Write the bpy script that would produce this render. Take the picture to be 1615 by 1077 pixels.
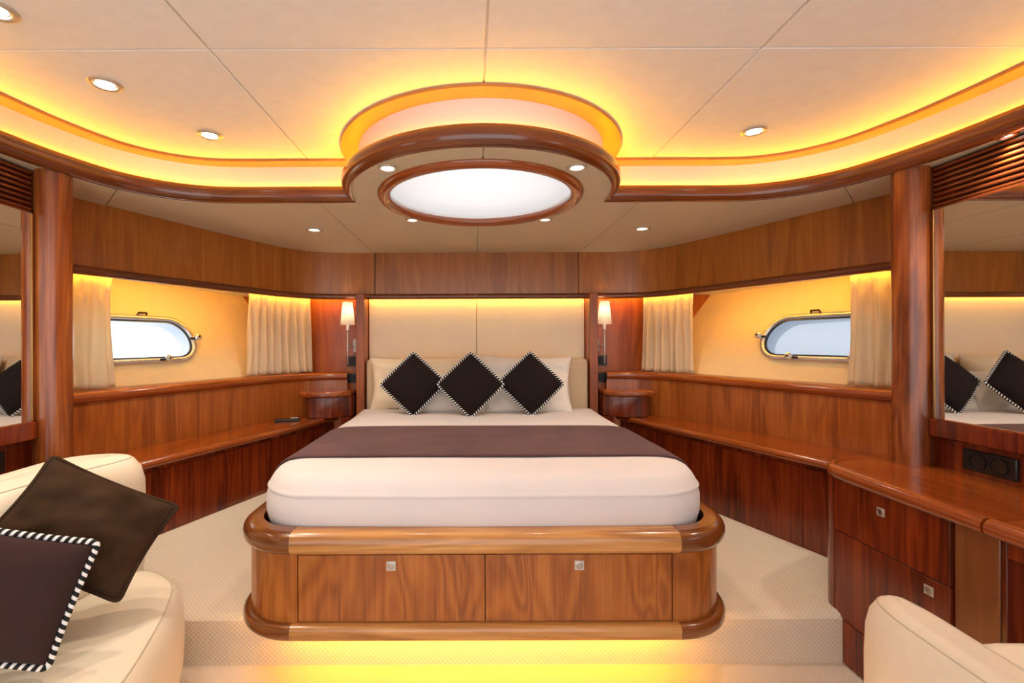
import bpy, math, random
from mathutils import Vector, Matrix, noise

for o in list(bpy.data.objects):
    bpy.data.objects.remove(o)
scene = bpy.context.scene
COL = scene.collection
PI = math.pi
random.seed(7)

# ------------------------------------------------------------------ camera
CZ = 1.28                       # eye height above the lower floor
cam_d = bpy.data.cameras.new('camera')
cam_d.sensor_width = 36.0
cam_d.lens = 36.0 * 735.0 / 1615.0
cam_d.shift_x = (807.5 - 742.0) / 1615.0
cam_d.shift_y = 0.0
cam_d.clip_start = 0.02
cam = bpy.data.objects.new('camera', cam_d)
cam.location = (-0.05, 0.0, CZ)
cam.rotation_euler = (PI / 2, math.radians(0.2), 0)
COL.objects.link(cam)
scene.camera = cam

# ------------------------------------------------------------------ world and exposure
world = bpy.data.worlds.new('overcast_sky')
scene.world = world
world.use_nodes = True
bg = world.node_tree.nodes['Background']
bg.inputs[0].default_value = (0.96, 0.98, 1.0, 1)
bg.inputs[1].default_value = 1.75
scene.view_settings.view_transform = 'Standard'
scene.view_settings.look = 'None'
scene.view_settings.exposure = 0.44
scene.view_settings.gamma = 1.0
scene.view_settings.use_curve_mapping = False

LED_COVE = 84.0
LED_TRIM = 82.0
LED_BED = 270.0
SPOT_W = 15.0
SPOT_SOFFIT_W = 11.0

# ------------------------------------------------------------------ material helpers
MATS = {}


def srgb(r, g, b):
    def f(c):
        c /= 255.0
        return c / 12.92 if c <= 0.04045 else ((c + 0.055) / 1.055) ** 2.4
    return (f(r), f(g), f(b), 1.0)


class NT:
    def __init__(self, name):
        self.m = bpy.data.materials.new(name)
        self.m.use_nodes = True
        self.t = self.m.node_tree
        self.p = self.t.nodes['Principled BSDF']
        self.out = self.t.nodes['Material Output']

    def n(self, typ, **kw):
        nd = self.t.nodes.new(typ)
        for k, v in kw.items():
            setattr(nd, k, v)
        return nd

    def l(self, a, b):
        self.t.links.new(a, b)

    def ramp(self, fac, stops):
        r = self.n('ShaderNodeValToRGB')
        e = r.color_ramp.elements
        while len(e) < len(stops):
            e.new(0.5)
        for i, (p, c) in enumerate(stops):
            e[i].position = p
            e[i].color = c
        self.l(fac, r.inputs[0])
        return r.outputs[0]

    def bump(self, h, strength, dist=0.01):
        b = self.n('ShaderNodeBump')
        b.inputs['Strength'].default_value = strength
        b.inputs['Distance'].default_value = dist
        self.l(h, b.inputs['Height'])
        self.l(b.outputs[0], self.p.inputs['Normal'])
        return b


def wood(name, dark, mid, light, axis='z', rough=0.28, coat=0.35, fine=1.0, contrast=1.0, uv=False, fig=(0.9, 9.0, 30.0, 0.13, 0.9, 3.0)):
    """polished veneer: long grain along one axis with darker figure lines"""
    k = NT(name)
    tc = k.n('ShaderNodeTexCoord')
    info = k.n('ShaderNodeObjectInfo')
    mul = k.n('ShaderNodeMath', operation='MULTIPLY')
    k.l(info.outputs['Random'], mul.inputs[0])
    mul.inputs[1].default_value = 13.7
    add = k.n('ShaderNodeVectorMath', operation='ADD')
    k.l(tc.outputs['UV' if uv else 'Object'], add.inputs[0])
    k.l(mul.outputs[0], add.inputs[1])

    def mapped(sa, sc):
        mp = k.n('ShaderNodeMapping')
        s = [sc, sc, sc]
        s['xyz'.index(axis)] = sa
        mp.inputs['Scale'].default_value = s
        k.l(add.outputs[0], mp.inputs[0])
        return mp.outputs[0]
    n1 = k.n('ShaderNodeTexNoise')
    n1.inputs['Scale'].default_value = 1.0
    n1.inputs['Detail'].default_value = fig[5]
    n1.inputs['Distortion'].default_value = 0.6
    k.l(mapped(fig[0], fig[1]), n1.inputs['Vector'])
    wv = k.n('ShaderNodeMath', operation='MULTIPLY')
    k.l(n1.outputs[0], wv.inputs[0])
    wv.inputs[1].default_value = fig[2]
    sn = k.n('ShaderNodeMath', operation='SINE')
    k.l(wv.outputs[0], sn.inputs[0])
    n2 = k.n('ShaderNodeTexNoise')
    n2.inputs['Scale'].default_value = 1.0
    n2.inputs['Detail'].default_value = 6.0
    n2.inputs['Roughness'].default_value = 0.7
    k.l(mapped(2.2, 85.0 * fine), n2.inputs['Vector'])
    mixf = k.n('ShaderNodeMath', operation='MULTIPLY_ADD')
    k.l(sn.outputs[0], mixf.inputs[0])
    mixf.inputs[1].default_value = fig[3] * contrast
    mixf.inputs[2].default_value = 0.5
    a2 = k.n('ShaderNodeMath', operation='SUBTRACT')
    k.l(n2.outputs[0], a2.inputs[0])
    a2.inputs[1].default_value = 0.5
    m2 = k.n('ShaderNodeMath', operation='MULTIPLY_ADD')
    k.l(a2.outputs[0], m2.inputs[0])
    m2.inputs[1].default_value = 0.9 * contrast
    k.l(mixf.outputs[0], m2.inputs[2])
    a3 = k.n('ShaderNodeMath', operation='SUBTRACT')
    k.l(n1.outputs[0], a3.inputs[0])
    a3.inputs[1].default_value = 0.5
    m3 = k.n('ShaderNodeMath', operation='MULTIPLY_ADD')
    k.l(a3.outputs[0], m3.inputs[0])
    m3.inputs[1].default_value = fig[4] * contrast
    k.l(m2.outputs[0], m3.inputs[2])
    c = k.ramp(m3.outputs[0], [(0.15, dark), (0.5, mid), (0.85, light)])
    k.l(c, k.p.inputs['Base Color'])
    k.p.inputs['Roughness'].default_value = rough
    k.p.inputs['Coat Weight'].default_value = coat
    k.p.inputs['Coat Roughness'].default_value = 0.12
    k.bump(n2.outputs[0], 0.05, 0.002)
    return k.m


def plain(name, col, rough=0.5, metal=0.0, coat=0.0, spec=0.5, noise_amt=0.0, noise_scale=30.0, bump=0.0, sheen=0.0):
    k = NT(name)
    k.p.inputs['Base Color'].default_value = col
    k.p.inputs['Roughness'].default_value = rough
    k.p.inputs['Metallic'].default_value = metal
    k.p.inputs['Coat Weight'].default_value = coat
    k.p.inputs['Specular IOR Level'].default_value = spec
    k.p.inputs['Sheen Weight'].default_value = sheen
    if noise_amt or bump:
        tc = k.n('ShaderNodeTexCoord')
        nz = k.n('ShaderNodeTexNoise')
        nz.inputs['Scale'].default_value = noise_scale
        nz.inputs['Detail'].default_value = 5.0
        k.l(tc.outputs['Object'], nz.inputs['Vector'])
        if noise_amt:
            lo = tuple(max(0, x * (1 - noise_amt)) for x in col[:3]) + (1,)
            hi = tuple(min(1, x * (1 + noise_amt)) for x in col[:3]) + (1,)
            k.l(k.ramp(nz.outputs[0], [(0.3, lo), (0.7, hi)]), k.p.inputs['Base Color'])
        if bump:
            k.bump(nz.outputs[0], bump, 0.003)
    return k.m


def emit(name, col, strength):
    k = NT(name)
    e = k.n('ShaderNodeEmission')
    e.inputs[0].default_value = col
    e.inputs[1].default_value = strength
    k.l(e.outputs[0], k.out.inputs[0])
    return k.m


def fabric(name, col, rough=0.9, weave=900.0, sheen=0.2, transl=0.0, blotch=0.05, bump=0.15, spec=0.2):
    k = NT(name)
    tc = k.n('ShaderNodeTexCoord')
    nz = k.n('ShaderNodeTexNoise')
    nz.inputs['Scale'].default_value = 6.0
    nz.inputs['Detail'].default_value = 4.0
    k.l(tc.outputs['Object'], nz.inputs['Vector'])
    lo = tuple(max(0, x * (1 - blotch)) for x in col[:3]) + (1,)
    hi = tuple(min(1, x * (1 + blotch)) for x in col[:3]) + (1,)
    c = k.ramp(nz.outputs[0], [(0.3, lo), (0.7, hi)])
    k.l(c, k.p.inputs['Base Color'])
    k.p.inputs['Roughness'].default_value = rough
    k.p.inputs['Sheen Weight'].default_value = sheen
    k.p.inputs['Specular IOR Level'].default_value = spec
    fz = k.n('ShaderNodeTexNoise')
    fz.inputs['Scale'].default_value = weave
    k.l(tc.outputs['Object'], fz.inputs['Vector'])
    k.bump(fz.outputs[0], bump, 0.001)
    if transl:
        t = k.n('ShaderNodeBsdfTranslucent')
        k.l(c, t.inputs[0])
        mx = k.n('ShaderNodeMixShader')
        mx.inputs[0].default_value = transl
        k.l(k.p.outputs[0], mx.inputs[1])
        k.l(t.outputs[0], mx.inputs[2])
        k.l(mx.outputs[0], k.out.inputs[0])
    return k.m


def carpet(name, col, cell=0.0095, strength=0.6):
    """loop carpet with a fine waffle relief"""
    k = NT(name)
    tc = k.n('ShaderNodeTexCoord')
    sp = k.n('ShaderNodeSeparateXYZ')
    k.l(tc.outputs['Object'], sp.inputs[0])
    yz = k.n('ShaderNodeMath', operation='ADD')
    k.l(sp.outputs[1], yz.inputs[0])
    k.l(sp.outputs[2], yz.inputs[1])

    def wave(a, b, sgn):
        s = k.n('ShaderNodeMath', operation='MULTIPLY_ADD')
        k.l(b, s.inputs[0])
        s.inputs[1].default_value = sgn
        k.l(a, s.inputs[2])
        m = k.n('ShaderNodeMath', operation='MULTIPLY')
        k.l(s.outputs[0], m.inputs[0])
        m.inputs[1].default_value = PI / cell
        q = k.n('ShaderNodeMath', operation='SINE')
        k.l(m.outputs[0], q.inputs[0])
        return q.outputs[0]
    pr = k.n('ShaderNodeMath', operation='MULTIPLY')
    k.l(wave(sp.outputs[0], yz.outputs[0], 0.0), pr.inputs[0])
    k.l(wave(yz.outputs[0], sp.outputs[0], 0.0), pr.inputs[1])
    nz = k.n('ShaderNodeTexNoise')
    nz.inputs['Scale'].default_value = 350.0
    nz.inputs['Detail'].default_value = 3.0
    k.l(tc.outputs['Object'], nz.inputs['Vector'])
    h = k.n('ShaderNodeMath', operation='MULTIPLY_ADD')
    k.l(pr.outputs[0], h.inputs[0])
    h.inputs[1].default_value = 0.35
    k.l(nz.outputs[0], h.inputs[2])
    lo = tuple(x * 0.84 for x in col[:3]) + (1,)
    k.l(k.ramp(h.outputs[0], [(0.15, lo), (0.6, col)]), k.p.inputs['Base Color'])
    k.p.inputs['Roughness'].default_value = 0.95
    k.p.inputs['Specular IOR Level'].default_value = 0.1
    k.bump(h.outputs[0], strength, 0.004)
    return k.m


def cord_mat(name):
    """black and white twisted cord, stripes wind round the tube (UV)"""
    k = NT(name)
    tc = k.n('ShaderNodeTexCoord')
    sp = k.n('ShaderNodeSeparateXYZ')
    k.l(tc.outputs['UV'], sp.inputs[0])
    m = k.n('ShaderNodeMath', operation='MULTIPLY_ADD')
    k.l(sp.outputs[0], m.inputs[0])
    m.inputs[1].default_value = 1.0 / 0.019
    k.l(sp.outputs[1], m.inputs[2])
    f = k.n('ShaderNodeMath', operation='FRACT')
    k.l(m.outputs[0], f.inputs[0])
    g = k.n('ShaderNodeMath', operation='GREATER_THAN')
    k.l(f.outputs[0], g.inputs[0])
    g.inputs[1].default_value = 0.56
    k.l(k.ramp(g.outputs[0], [(0.0, srgb(18, 14, 14)), (1.0, srgb(246, 242, 238))]), k.p.inputs['Base Color'])
    k.p.inputs['Roughness'].default_value = 0.8
    return k.m


def glass_mat(name, tint, clear, gloss=0.06, rough=0.02, milk=(0.9, 0.92, 1.0, 1)):
    """window pane: clear part, milky part and a faint mirror"""
    k = NT(name)
    t = k.n('ShaderNodeBsdfTransparent')
    t.inputs[0].default_value = tint
    tr = k.n('ShaderNodeBsdfTranslucent')
    tr.inputs[0].default_value = milk
    m1 = k.n('ShaderNodeMixShader')
    m1.inputs[0].default_value = 1.0 - clear
    k.l(t.outputs[0], m1.inputs[1])
    k.l(tr.outputs[0], m1.inputs[2])
    g = k.n('ShaderNodeBsdfGlossy')
    g.inputs['Roughness'].default_value = rough
    m2 = k.n('ShaderNodeMixShader')
    m2.inputs[0].default_value = gloss
    k.l(m1.outputs[0], m2.inputs[1])
    k.l(g.outputs[0], m2.inputs[2])
    k.l(m2.outputs[0], k.out.inputs[0])
    return k.m


M = MATS
W_D, W_M, W_L = srgb(86, 40, 14), srgb(134, 70, 26), srgb(166, 98, 42)
M['band'] = wood('veneer_band', srgb(122, 66, 18), srgb(164, 96, 32), srgb(188, 120, 48), 'z', rough=0.3, coat=0.25, contrast=0.6)
M['panel'] = wood('veneer_panel', srgb(112, 52, 12), srgb(162, 86, 26), srgb(190, 112, 42), 'z', rough=0.32, coat=0.2, contrast=0.8)
M['cabinet'] = wood('veneer_cabinet', srgb(66, 20, 6), srgb(110, 38, 11), srgb(144, 60, 20), 'z', rough=0.25, coat=0.3, contrast=0.9)
M['bulk'] = wood('veneer_bulkhead', srgb(110, 48, 10), srgb(156, 76, 19), srgb(180, 98, 30), 'z', rough=0.32, coat=0.2, contrast=0.7)
M['drawer'] = wood('veneer_bed_drawer', srgb(112, 54, 16), srgb(162, 90, 32), srgb(188, 116, 50), 'z', rough=0.3, coat=0.25, contrast=0.95, fig=(1.7, 6.5, 48.0, 0.12, 0.35, 1.0))
M['top'] = wood('veneer_top', srgb(106, 42, 10), srgb(150, 70, 20), srgb(180, 98, 36), 'y', rough=0.2, coat=0.5, contrast=0.7)
M['mould'] = wood('solid_moulding', srgb(76, 34, 12), srgb(114, 56, 20), srgb(142, 76, 32), 'x', rough=0.22, coat=0.5, uv=True, contrast=0.6)
M['mould_red'] = wood('solid_edge', srgb(100, 42, 12), srgb(146, 68, 20), srgb(176, 92, 34), 'x', rough=0.22, coat=0.5, uv=True, contrast=0.6)
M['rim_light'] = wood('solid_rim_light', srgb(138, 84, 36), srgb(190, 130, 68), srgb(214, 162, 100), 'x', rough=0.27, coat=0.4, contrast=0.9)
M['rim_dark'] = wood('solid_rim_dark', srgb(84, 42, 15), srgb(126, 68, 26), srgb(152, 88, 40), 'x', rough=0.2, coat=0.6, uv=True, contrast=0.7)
M['column'] = wood('column_wood', srgb(86, 36, 12), srgb(134, 66, 24), srgb(168, 96, 42), 'z', rough=0.26, coat=0.2, contrast=1.0)
M['strip'] = wood('cove_strip_wood', srgb(150, 92, 40), srgb(182, 120, 60), srgb(200, 142, 78), 'x', rough=0.5, coat=0.0, uv=True, contrast=0.5)
M['vent'] = wood('vent_wood', srgb(70, 30, 10), srgb(110, 50, 18), srgb(140, 70, 28), 'y', rough=0.3, contrast=0.5)
M['dark'] = plain('dark_gap', srgb(20, 12, 10), 0.9)
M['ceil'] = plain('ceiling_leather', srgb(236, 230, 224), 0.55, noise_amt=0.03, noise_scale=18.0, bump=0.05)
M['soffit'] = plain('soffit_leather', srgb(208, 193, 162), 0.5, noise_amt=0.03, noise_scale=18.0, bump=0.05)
M['fascia'] = plain('fascia_leather', srgb(240, 230, 222), 0.55)
M['hull'] = plain('hull_lining_vinyl', srgb(240, 218, 166), 0.55, noise_amt=0.03, noise_scale=14.0, bump=0.05)
M['white'] = plain('white_paint', srgb(238, 236, 230), 0.5)
M['reveal'] = plain('window_reveal', srgb(196, 214, 232), 0.3)
M['carpet'] = carpet('platform_carpet', srgb(228, 212, 190))
M['carpet2'] = carpet('lower_carpet', srgb(230, 216, 202), cell=0.006, strength=0.5)
M['chrome'] = plain('chrome', srgb(222, 224, 226), 0.2, 0.75)
M['trimring'] = plain('nickel_ring', srgb(206, 192, 174), 0.38, 0.55)
M['steel'] = plain('brushed_metal', srgb(190, 184, 176), 0.3, 1.0)
M['black'] = plain('black_plastic', srgb(22, 22, 22), 0.35)
M['socket_in'] = plain('black_socket', srgb(10, 10, 10), 0.5)
M['led'] = emit('led_tape', (1.0, 0.45, 0.0, 1), LED_COVE)
M['led_trim'] = emit('led_trim_tape', (1.0, 0.46, 0.03, 1), LED_TRIM)
M['led_bed'] = emit('led_bed_tape', (1.0, 0.43, 0.0, 1), LED_BED)
M['bulb'] = emit('halogen_lens', (1.0, 0.93, 0.82, 1), 9.0)
M['mirror'] = plain('mirror_glass', (0.86, 0.84, 0.80, 1), 0.01, 1.0)
M['gold'] = plain('bronze_frame', srgb(182, 140, 84), 0.25, 1.0)
M['sheet'] = fabric('white_sheet', srgb(222, 213, 210), 0.85, 700, 0.1, blotch=0.015, bump=0.05)
M['runner'] = fabric('plum_velvet', srgb(88, 58, 60), 0.85, 300, 0.1, blotch=0.2, bump=0.2)
M['pillow_c'] = fabric('cream_satin', srgb(240, 222, 190), 0.5, 500, 0.2, blotch=0.02, bump=0.05)
M['pillow_w'] = fabric('white_cotton', srgb(236, 228, 218), 0.85, 500, 0.1, blotch=0.02, bump=0.05)
M['cushion'] = fabric('dark_brown_cloth', srgb(33, 21, 20), 0.9, 800, 0.02, blotch=0.08, bump=0.3)
M['cushion2'] = fabric('plum_brown_cloth', srgb(58, 38, 36), 0.9, 800, 0.04, blotch=0.06, bump=0.3)
M['velvet'] = fabric('brown_velvet', srgb(66, 49, 36), 0.95, 250, 0.02, blotch=0.4, bump=0.25, spec=0.0)
M['cord'] = cord_mat('twisted_cord')
M['head'] = fabric('headboard_cloth', srgb(248, 234, 206), 0.7, 600, 0.1, blotch=0.02, bump=0.05)
M['head2'] = fabric('headboard_suede', srgb(206, 182, 150), 0.9, 500, 0.2, blotch=0.04, bump=0.1)
M['curtain'] = fabric('curtain_linen', srgb(250, 236, 206), 0.9, 400, 0.1, transl=0.42, blotch=0.04, bump=0.3)
M['leather'] = plain('cream_leather', srgb(240, 228, 204), 0.42, noise_amt=0.02, noise_scale=60.0, bump=0.04)
M['seam'] = plain('leather_seam', srgb(206, 192, 166), 0.6)
M['shade'] = fabric('lamp_shade', srgb(250, 240, 226), 0.8, 500, 0.1, transl=0.4, blotch=0.01, bump=0.03)
M['lampmetal'] = plain('satin_nickel', srgb(214, 210, 206), 0.35, 0.6)
M['plate'] = plain('grey_plate', srgb(176, 176, 172), 0.4, 0.3)
M['navy'] = plain('navy_tray', srgb(24, 34, 46), 0.6)
M['pane_clear'] = glass_mat('pane_clear', (1, 1, 1, 1), 0.97)
M['pane_frost'] = glass_mat('pane_frost', (0.80, 0.85, 0.92, 1), 0.22, milk=(0.20, 0.225, 0.26, 1))
M['pane_sky'] = glass_mat('pane_skylight', (1.0, 0.985, 0.99, 1), 0.20, milk=(0.52, 0.495, 0.50, 1))

# ------------------------------------------------------------------ mesh helpers
WLOC = {}


def world_loc(o):
    return WLOC.get(o.name, Vector((0, 0, 0)))


def root(name, loc, label=None, cat=None, group=None, kind=None, parent=None):
    o = bpy.data.objects.new(name, None)
    COL.objects.link(o)
    o.empty_display_size = 0.1
    loc = Vector(loc)
    if parent:
        o.parent = parent
        o.location = loc - world_loc(parent)
    else:
        o.location = loc
    WLOC[o.name] = loc
    tag(o, label, cat, group, kind)
    return o


def tag(o, label=None, cat=None, group=None, kind=None):
    if label:
        o['label'] = label
    if cat:
        o['category'] = cat
    if group:
        o['group'] = group
    if kind:
        o['kind'] = kind
    return o


def mk(name, verts, faces, mat, parent=None, uvs=None, smooth=False, mirror=False, bevel=0.0, seg=2, subd=0, solid=0.0, xform=None):
    """one mesh object; verts are world positions, the origin goes to the middle of the box"""
    V = [Vector(v) for v in verts]
    if xform is not None:
        V = [xform @ v for v in V]
    if mirror:
        V = [Vector((-v.x, v.y, v.z)) for v in V]
        faces = [tuple(reversed(f)) for f in faces]
        if uvs:
            uvs = [tuple(reversed(u)) for u in uvs]
    lo = Vector((min(v.x for v in V), min(v.y for v in V), min(v.z for v in V)))
    hi = Vector((max(v.x for v in V), max(v.y for v in V), max(v.z for v in V)))
    c = Vector(((lo.x + hi.x) / 2, (lo.y + hi.y) / 2, (lo.z + hi.z) / 2))
    me = bpy.data.meshes.new(name)
    me.from_pydata([v - c for v in V], [], faces)
    if uvs:
        ul = me.uv_layers.new(name='UVMap')
        i = 0
        for f in uvs:
            for u in f:
                ul.data[i].uv = u
                i += 1
    me.update()
    if smooth:
        for p in me.polygons:
            p.use_smooth = True
        if smooth != 'all':
            try:
                me.set_sharp_from_angle(angle=math.radians(40))
            except Exception:
                pass
    me.materials.append(M[mat] if isinstance(mat, str) else mat)
    o = bpy.data.objects.new(name, me)
    COL.objects.link(o)
    if parent:
        o.parent = parent
        o.location = c - world_loc(parent)
    else:
        o.location = c
    WLOC[o.name] = c
    if solid:
        md = o.modifiers.new('solid', 'SOLIDIFY')
        md.thickness = solid
        md.offset = 0
    if bevel:
        md = o.modifiers.new('bevel', 'BEVEL')
        md.width = bevel
        md.segments = seg
        md.limit_method = 'ANGLE'
        md.angle_limit = math.radians(35)
    if subd:
        md = o.modifiers.new('subd', 'SUBSURF')
        md.levels = subd
        md.render_levels = subd
    return o


def box(name, x0, x1, y0, y1, z0, z1, mat, parent=None, bevel=0.0, mirror=False, xform=None, seg=2):
    v = [(x0, y0, z0), (x1, y0, z0), (x1, y1, z0), (x0, y1, z0), (x0, y0, z1), (x1, y0, z1), (x1, y1, z1), (x0, y1, z1)]
    f = [(0, 3, 2, 1), (4, 5, 6, 7), (0, 1, 5, 4), (1, 2, 6, 5), (2, 3, 7, 6), (3, 0, 4, 7)]
    return mk(name, v, f, mat, parent, bevel=bevel, mirror=mirror, xform=xform, smooth=bool(bevel), seg=seg)


def area2(p):
    return sum(p[i][0] * p[(i + 1) % len(p)][1] - p[(i + 1) % len(p)][0] * p[i][1] for i in range(len(p)))


def prism(name, outline, z0, z1, mat, parent=None, bevel=0.0, mirror=False, smooth=True, seg=2, xform=None):
    p = list(outline)
    if area2(p) < 0:
        p.reverse()
    n = len(p)
    v = [(x, y, z0) for x, y in p] + [(x, y, z1) for x, y in p]
    f = [tuple(range(n - 1, -1, -1)), tuple(range(n, 2 * n))]
    for i in range(n):
        j = (i + 1) % n
        f.append((i, j, n + j, n + i))
    return mk(name, v, f, mat, parent, bevel=bevel, mirror=mirror, smooth=smooth, seg=seg, xform=xform)


def spline(pts, per=8, closed=False):
    """Catmull-Rom through 2D or 3D points"""
    P = [Vector(p) for p in pts]
    n = len(P)
    out = []
    for i in range(n if closed else n - 1):
        if closed:
            a, b, c, d = P[(i - 1) % n], P[i], P[(i + 1) % n], P[(i + 2) % n]
        else:
            b, c = P[i], P[i + 1]
            a = P[i - 1] if i > 0 else b - (c - b)
            d = P[i + 2] if i + 2 < n else c + (c - b)
        t0 = 0.0
        t1 = t0 + max((b - a).length, 1e-6) ** 0.5
        t2 = t1 + max((c - b).length, 1e-6) ** 0.5
        t3 = t2 + max((d - c).length, 1e-6) ** 0.5
        for k in range(per):
            t = t1 + (t2 - t1) * k / per
            A1 = a * ((t1 - t) / (t1 - t0)) + b * ((t - t0) / (t1 - t0))
            A2 = b * ((t2 - t) / (t2 - t1)) + c * ((t - t1) / (t2 - t1))
            A3 = c * ((t3 - t) / (t3 - t2)) + d * ((t - t2) / (t3 - t2))
            B1 = A1 * ((t2 - t) / (t2 - t0)) + A2 * ((t - t0) / (t2 - t0))
            B2 = A2 * ((t3 - t) / (t3 - t1)) + A3 * ((t - t1) / (t3 - t1))
            out.append(B1 * ((t2 - t) / (t2 - t1)) + B2 * ((t - t1) / (t2 - t1)))
    if not closed:
        out.append(P[-1].copy())
    return out


def frames2d(path, closed=False):
    """points with the right-hand normal of the direction of travel"""
    P = [Vector((p[0], p[1])) for p in path]
    n = len(P)
    fr = []
    for i in range(n):
        if closed:
            t = P[(i + 1) % n] - P[(i - 1) % n]
        else:
            t = P[min(i + 1, n - 1)] - P[max(i - 1, 0)]
        t.normalize()
        fr.append((P[i], Vector((t.y, -t.x))))
    return fr


def offset2d(path, d, closed=False):
    return [(p.x + n.x * d, p.y + n.y * d) for p, n in frames2d(path, closed)]


def sweep_frames(name, frs, profile, mat, parent=None, closed=False, mirror=False, smooth=True, caps=True, kscale=None):
    """frs: (point, axis_u, axis_v); profile: closed loop of (u, v)"""
    n, m = len(frs), len(profile)
    v, f, uv = [], [], []
    L = [0.0]
    for i in range(1, n + 1):
        L.append(L[-1] + (frs[i % n][0] - frs[i - 1][0]).length)
    per = [0.0]
    for j in range(m):
        a, b = profile[j], profile[(j + 1) % m]
        per.append(per[-1] + math.hypot(b[0] - a[0], b[1] - a[1]))
    for i, (p, a, b) in enumerate(frs):
        s = kscale(i) if kscale else 1.0
        for (u, w) in profile:
            v.append(p + a * (u * s) + b * (w * s))
    for i in range(n if closed else n - 1):
        k = (i + 1) % n
        for j in range(m):
            q = (j + 1) % m
            f.append((i * m + j, i * m + q, k * m + q, k * m + j))
            uv.append(((L[i], per[j]), (L[i], per[j + 1]), (L[i + 1], per[j + 1]), (L[i + 1], per[j])))
    if caps and not closed:
        f.append(tuple(range(m - 1, -1, -1)))
        uv.append(tuple((0.0, per[j]) for j in range(m - 1, -1, -1)))
        f.append(tuple((n - 1) * m + j for j in range(m)))
        uv.append(tuple((L[n - 1], per[j]) for j in range(m)))
    return mk(name, v, f, mat, parent, uvs=uv, mirror=mirror, smooth=smooth)


def sweep(name, path, profile, mat, parent=None, z=0.0, closed=False, mirror=False, smooth=True):
    """profile (n, z): n to the right of travel"""
    up = Vector((0, 0, 1))
    frs = [(Vector((p.x, p.y, z)), Vector((n.x, n.y, 0)), up) for p, n in frames2d(path, closed)]
    return sweep_frames(name, frs, profile, mat, parent, closed, mirror, smooth)


def bullnose(n0, n1, z0, z1, r=None, seg=5):
    """D profile: square at n0, rounded at n1"""
    r = r or (z1 - z0) / 2 * 0.98
    pts = [(n0, z0)]
    for i in range(seg + 1):
        a = -PI / 2 + (PI / 2) * i / seg
        pts.append((n1 - r + r * math.cos(a), z0 + r + r * math.sin(a)))
    for i in range(seg + 1):
        a = (PI / 2) * i / seg
        pts.append((n1 - r + r * math.cos(a), z1 - r + r * math.sin(a)))
    pts.append((n0, z1))
    return pts


def rect_prof(n0, n1, z0, z1):
    return [(n0, z0), (n1, z0), (n1, z1), (n0, z1)]


def circ_prof(r, seg=8):
    return [(r * math.cos(2 * PI * i / seg), r * math.sin(2 * PI * i / seg)) for i in range(seg)]


def tube(name, pts, r, mat, parent=None, closed=False, seg=8, mirror=False, taper=None, unit_v=False):
    P = [Vector(p) for p in pts]
    n = len(P)
    frs = []
    ref = None
    for i in range(n):
        if closed:
            t = P[(i + 1) % n] - P[(i - 1) % n]
        else:
            t = P[min(i + 1, n - 1)] - P[max(i - 1, 0)]
        t.normalize()
        if ref is None:
            ref = Vector((0, 0, 1)) if abs(t.z) < 0.9 else Vector((1, 0, 0))
        a = ref - t * ref.dot(t)
        a.normalize()
        ref = a
        frs.append((P[i], a, t.cross(a)))
    o = sweep_frames(name, frs, circ_prof(r, seg), mat, parent, closed, mirror, 'all', True, taper)
    if unit_v:
        ul = o.data.uv_layers[0].data
        k = 1.0 / (2 * PI * r)
        for d in ul:
            d.uv = (d.uv[0], d.uv[1] * k)
    return o


def lathe(name, prof, centre, mat, parent=None, seg=24, mirror=False, axis='z', smooth=True, xform=None, a0=0.0, a1=2 * PI):
    c = Vector(centre)
    full = abs(a1 - a0 - 2 * PI) < 1e-4
    n = seg if full else seg + 1
    v, f, uv = [], [], []
    m = len(prof)
    for i in range(n):
        a = a0 + (a1 - a0) * i / seg
        ca, sa = math.cos(a), math.sin(a)
        for r, h in prof:
            if axis == 'z':
                v.append(c + Vector((r * ca, r * sa, h)))
            elif axis == 'y':
                v.append(c + Vector((r * ca, h, r * sa)))
            else:
                v.append(c + Vector((h, r * ca, r * sa)))
    for i in range(seg):
        k = (i + 1) % n
        for j in range(m - 1):
            f.append((i * m + j, k * m + j, k * m + j + 1, i * m + j + 1))
    o = mk(name, v, f, mat, parent, smooth=smooth, mirror=mirror, xform=xform)
    return o


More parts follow.
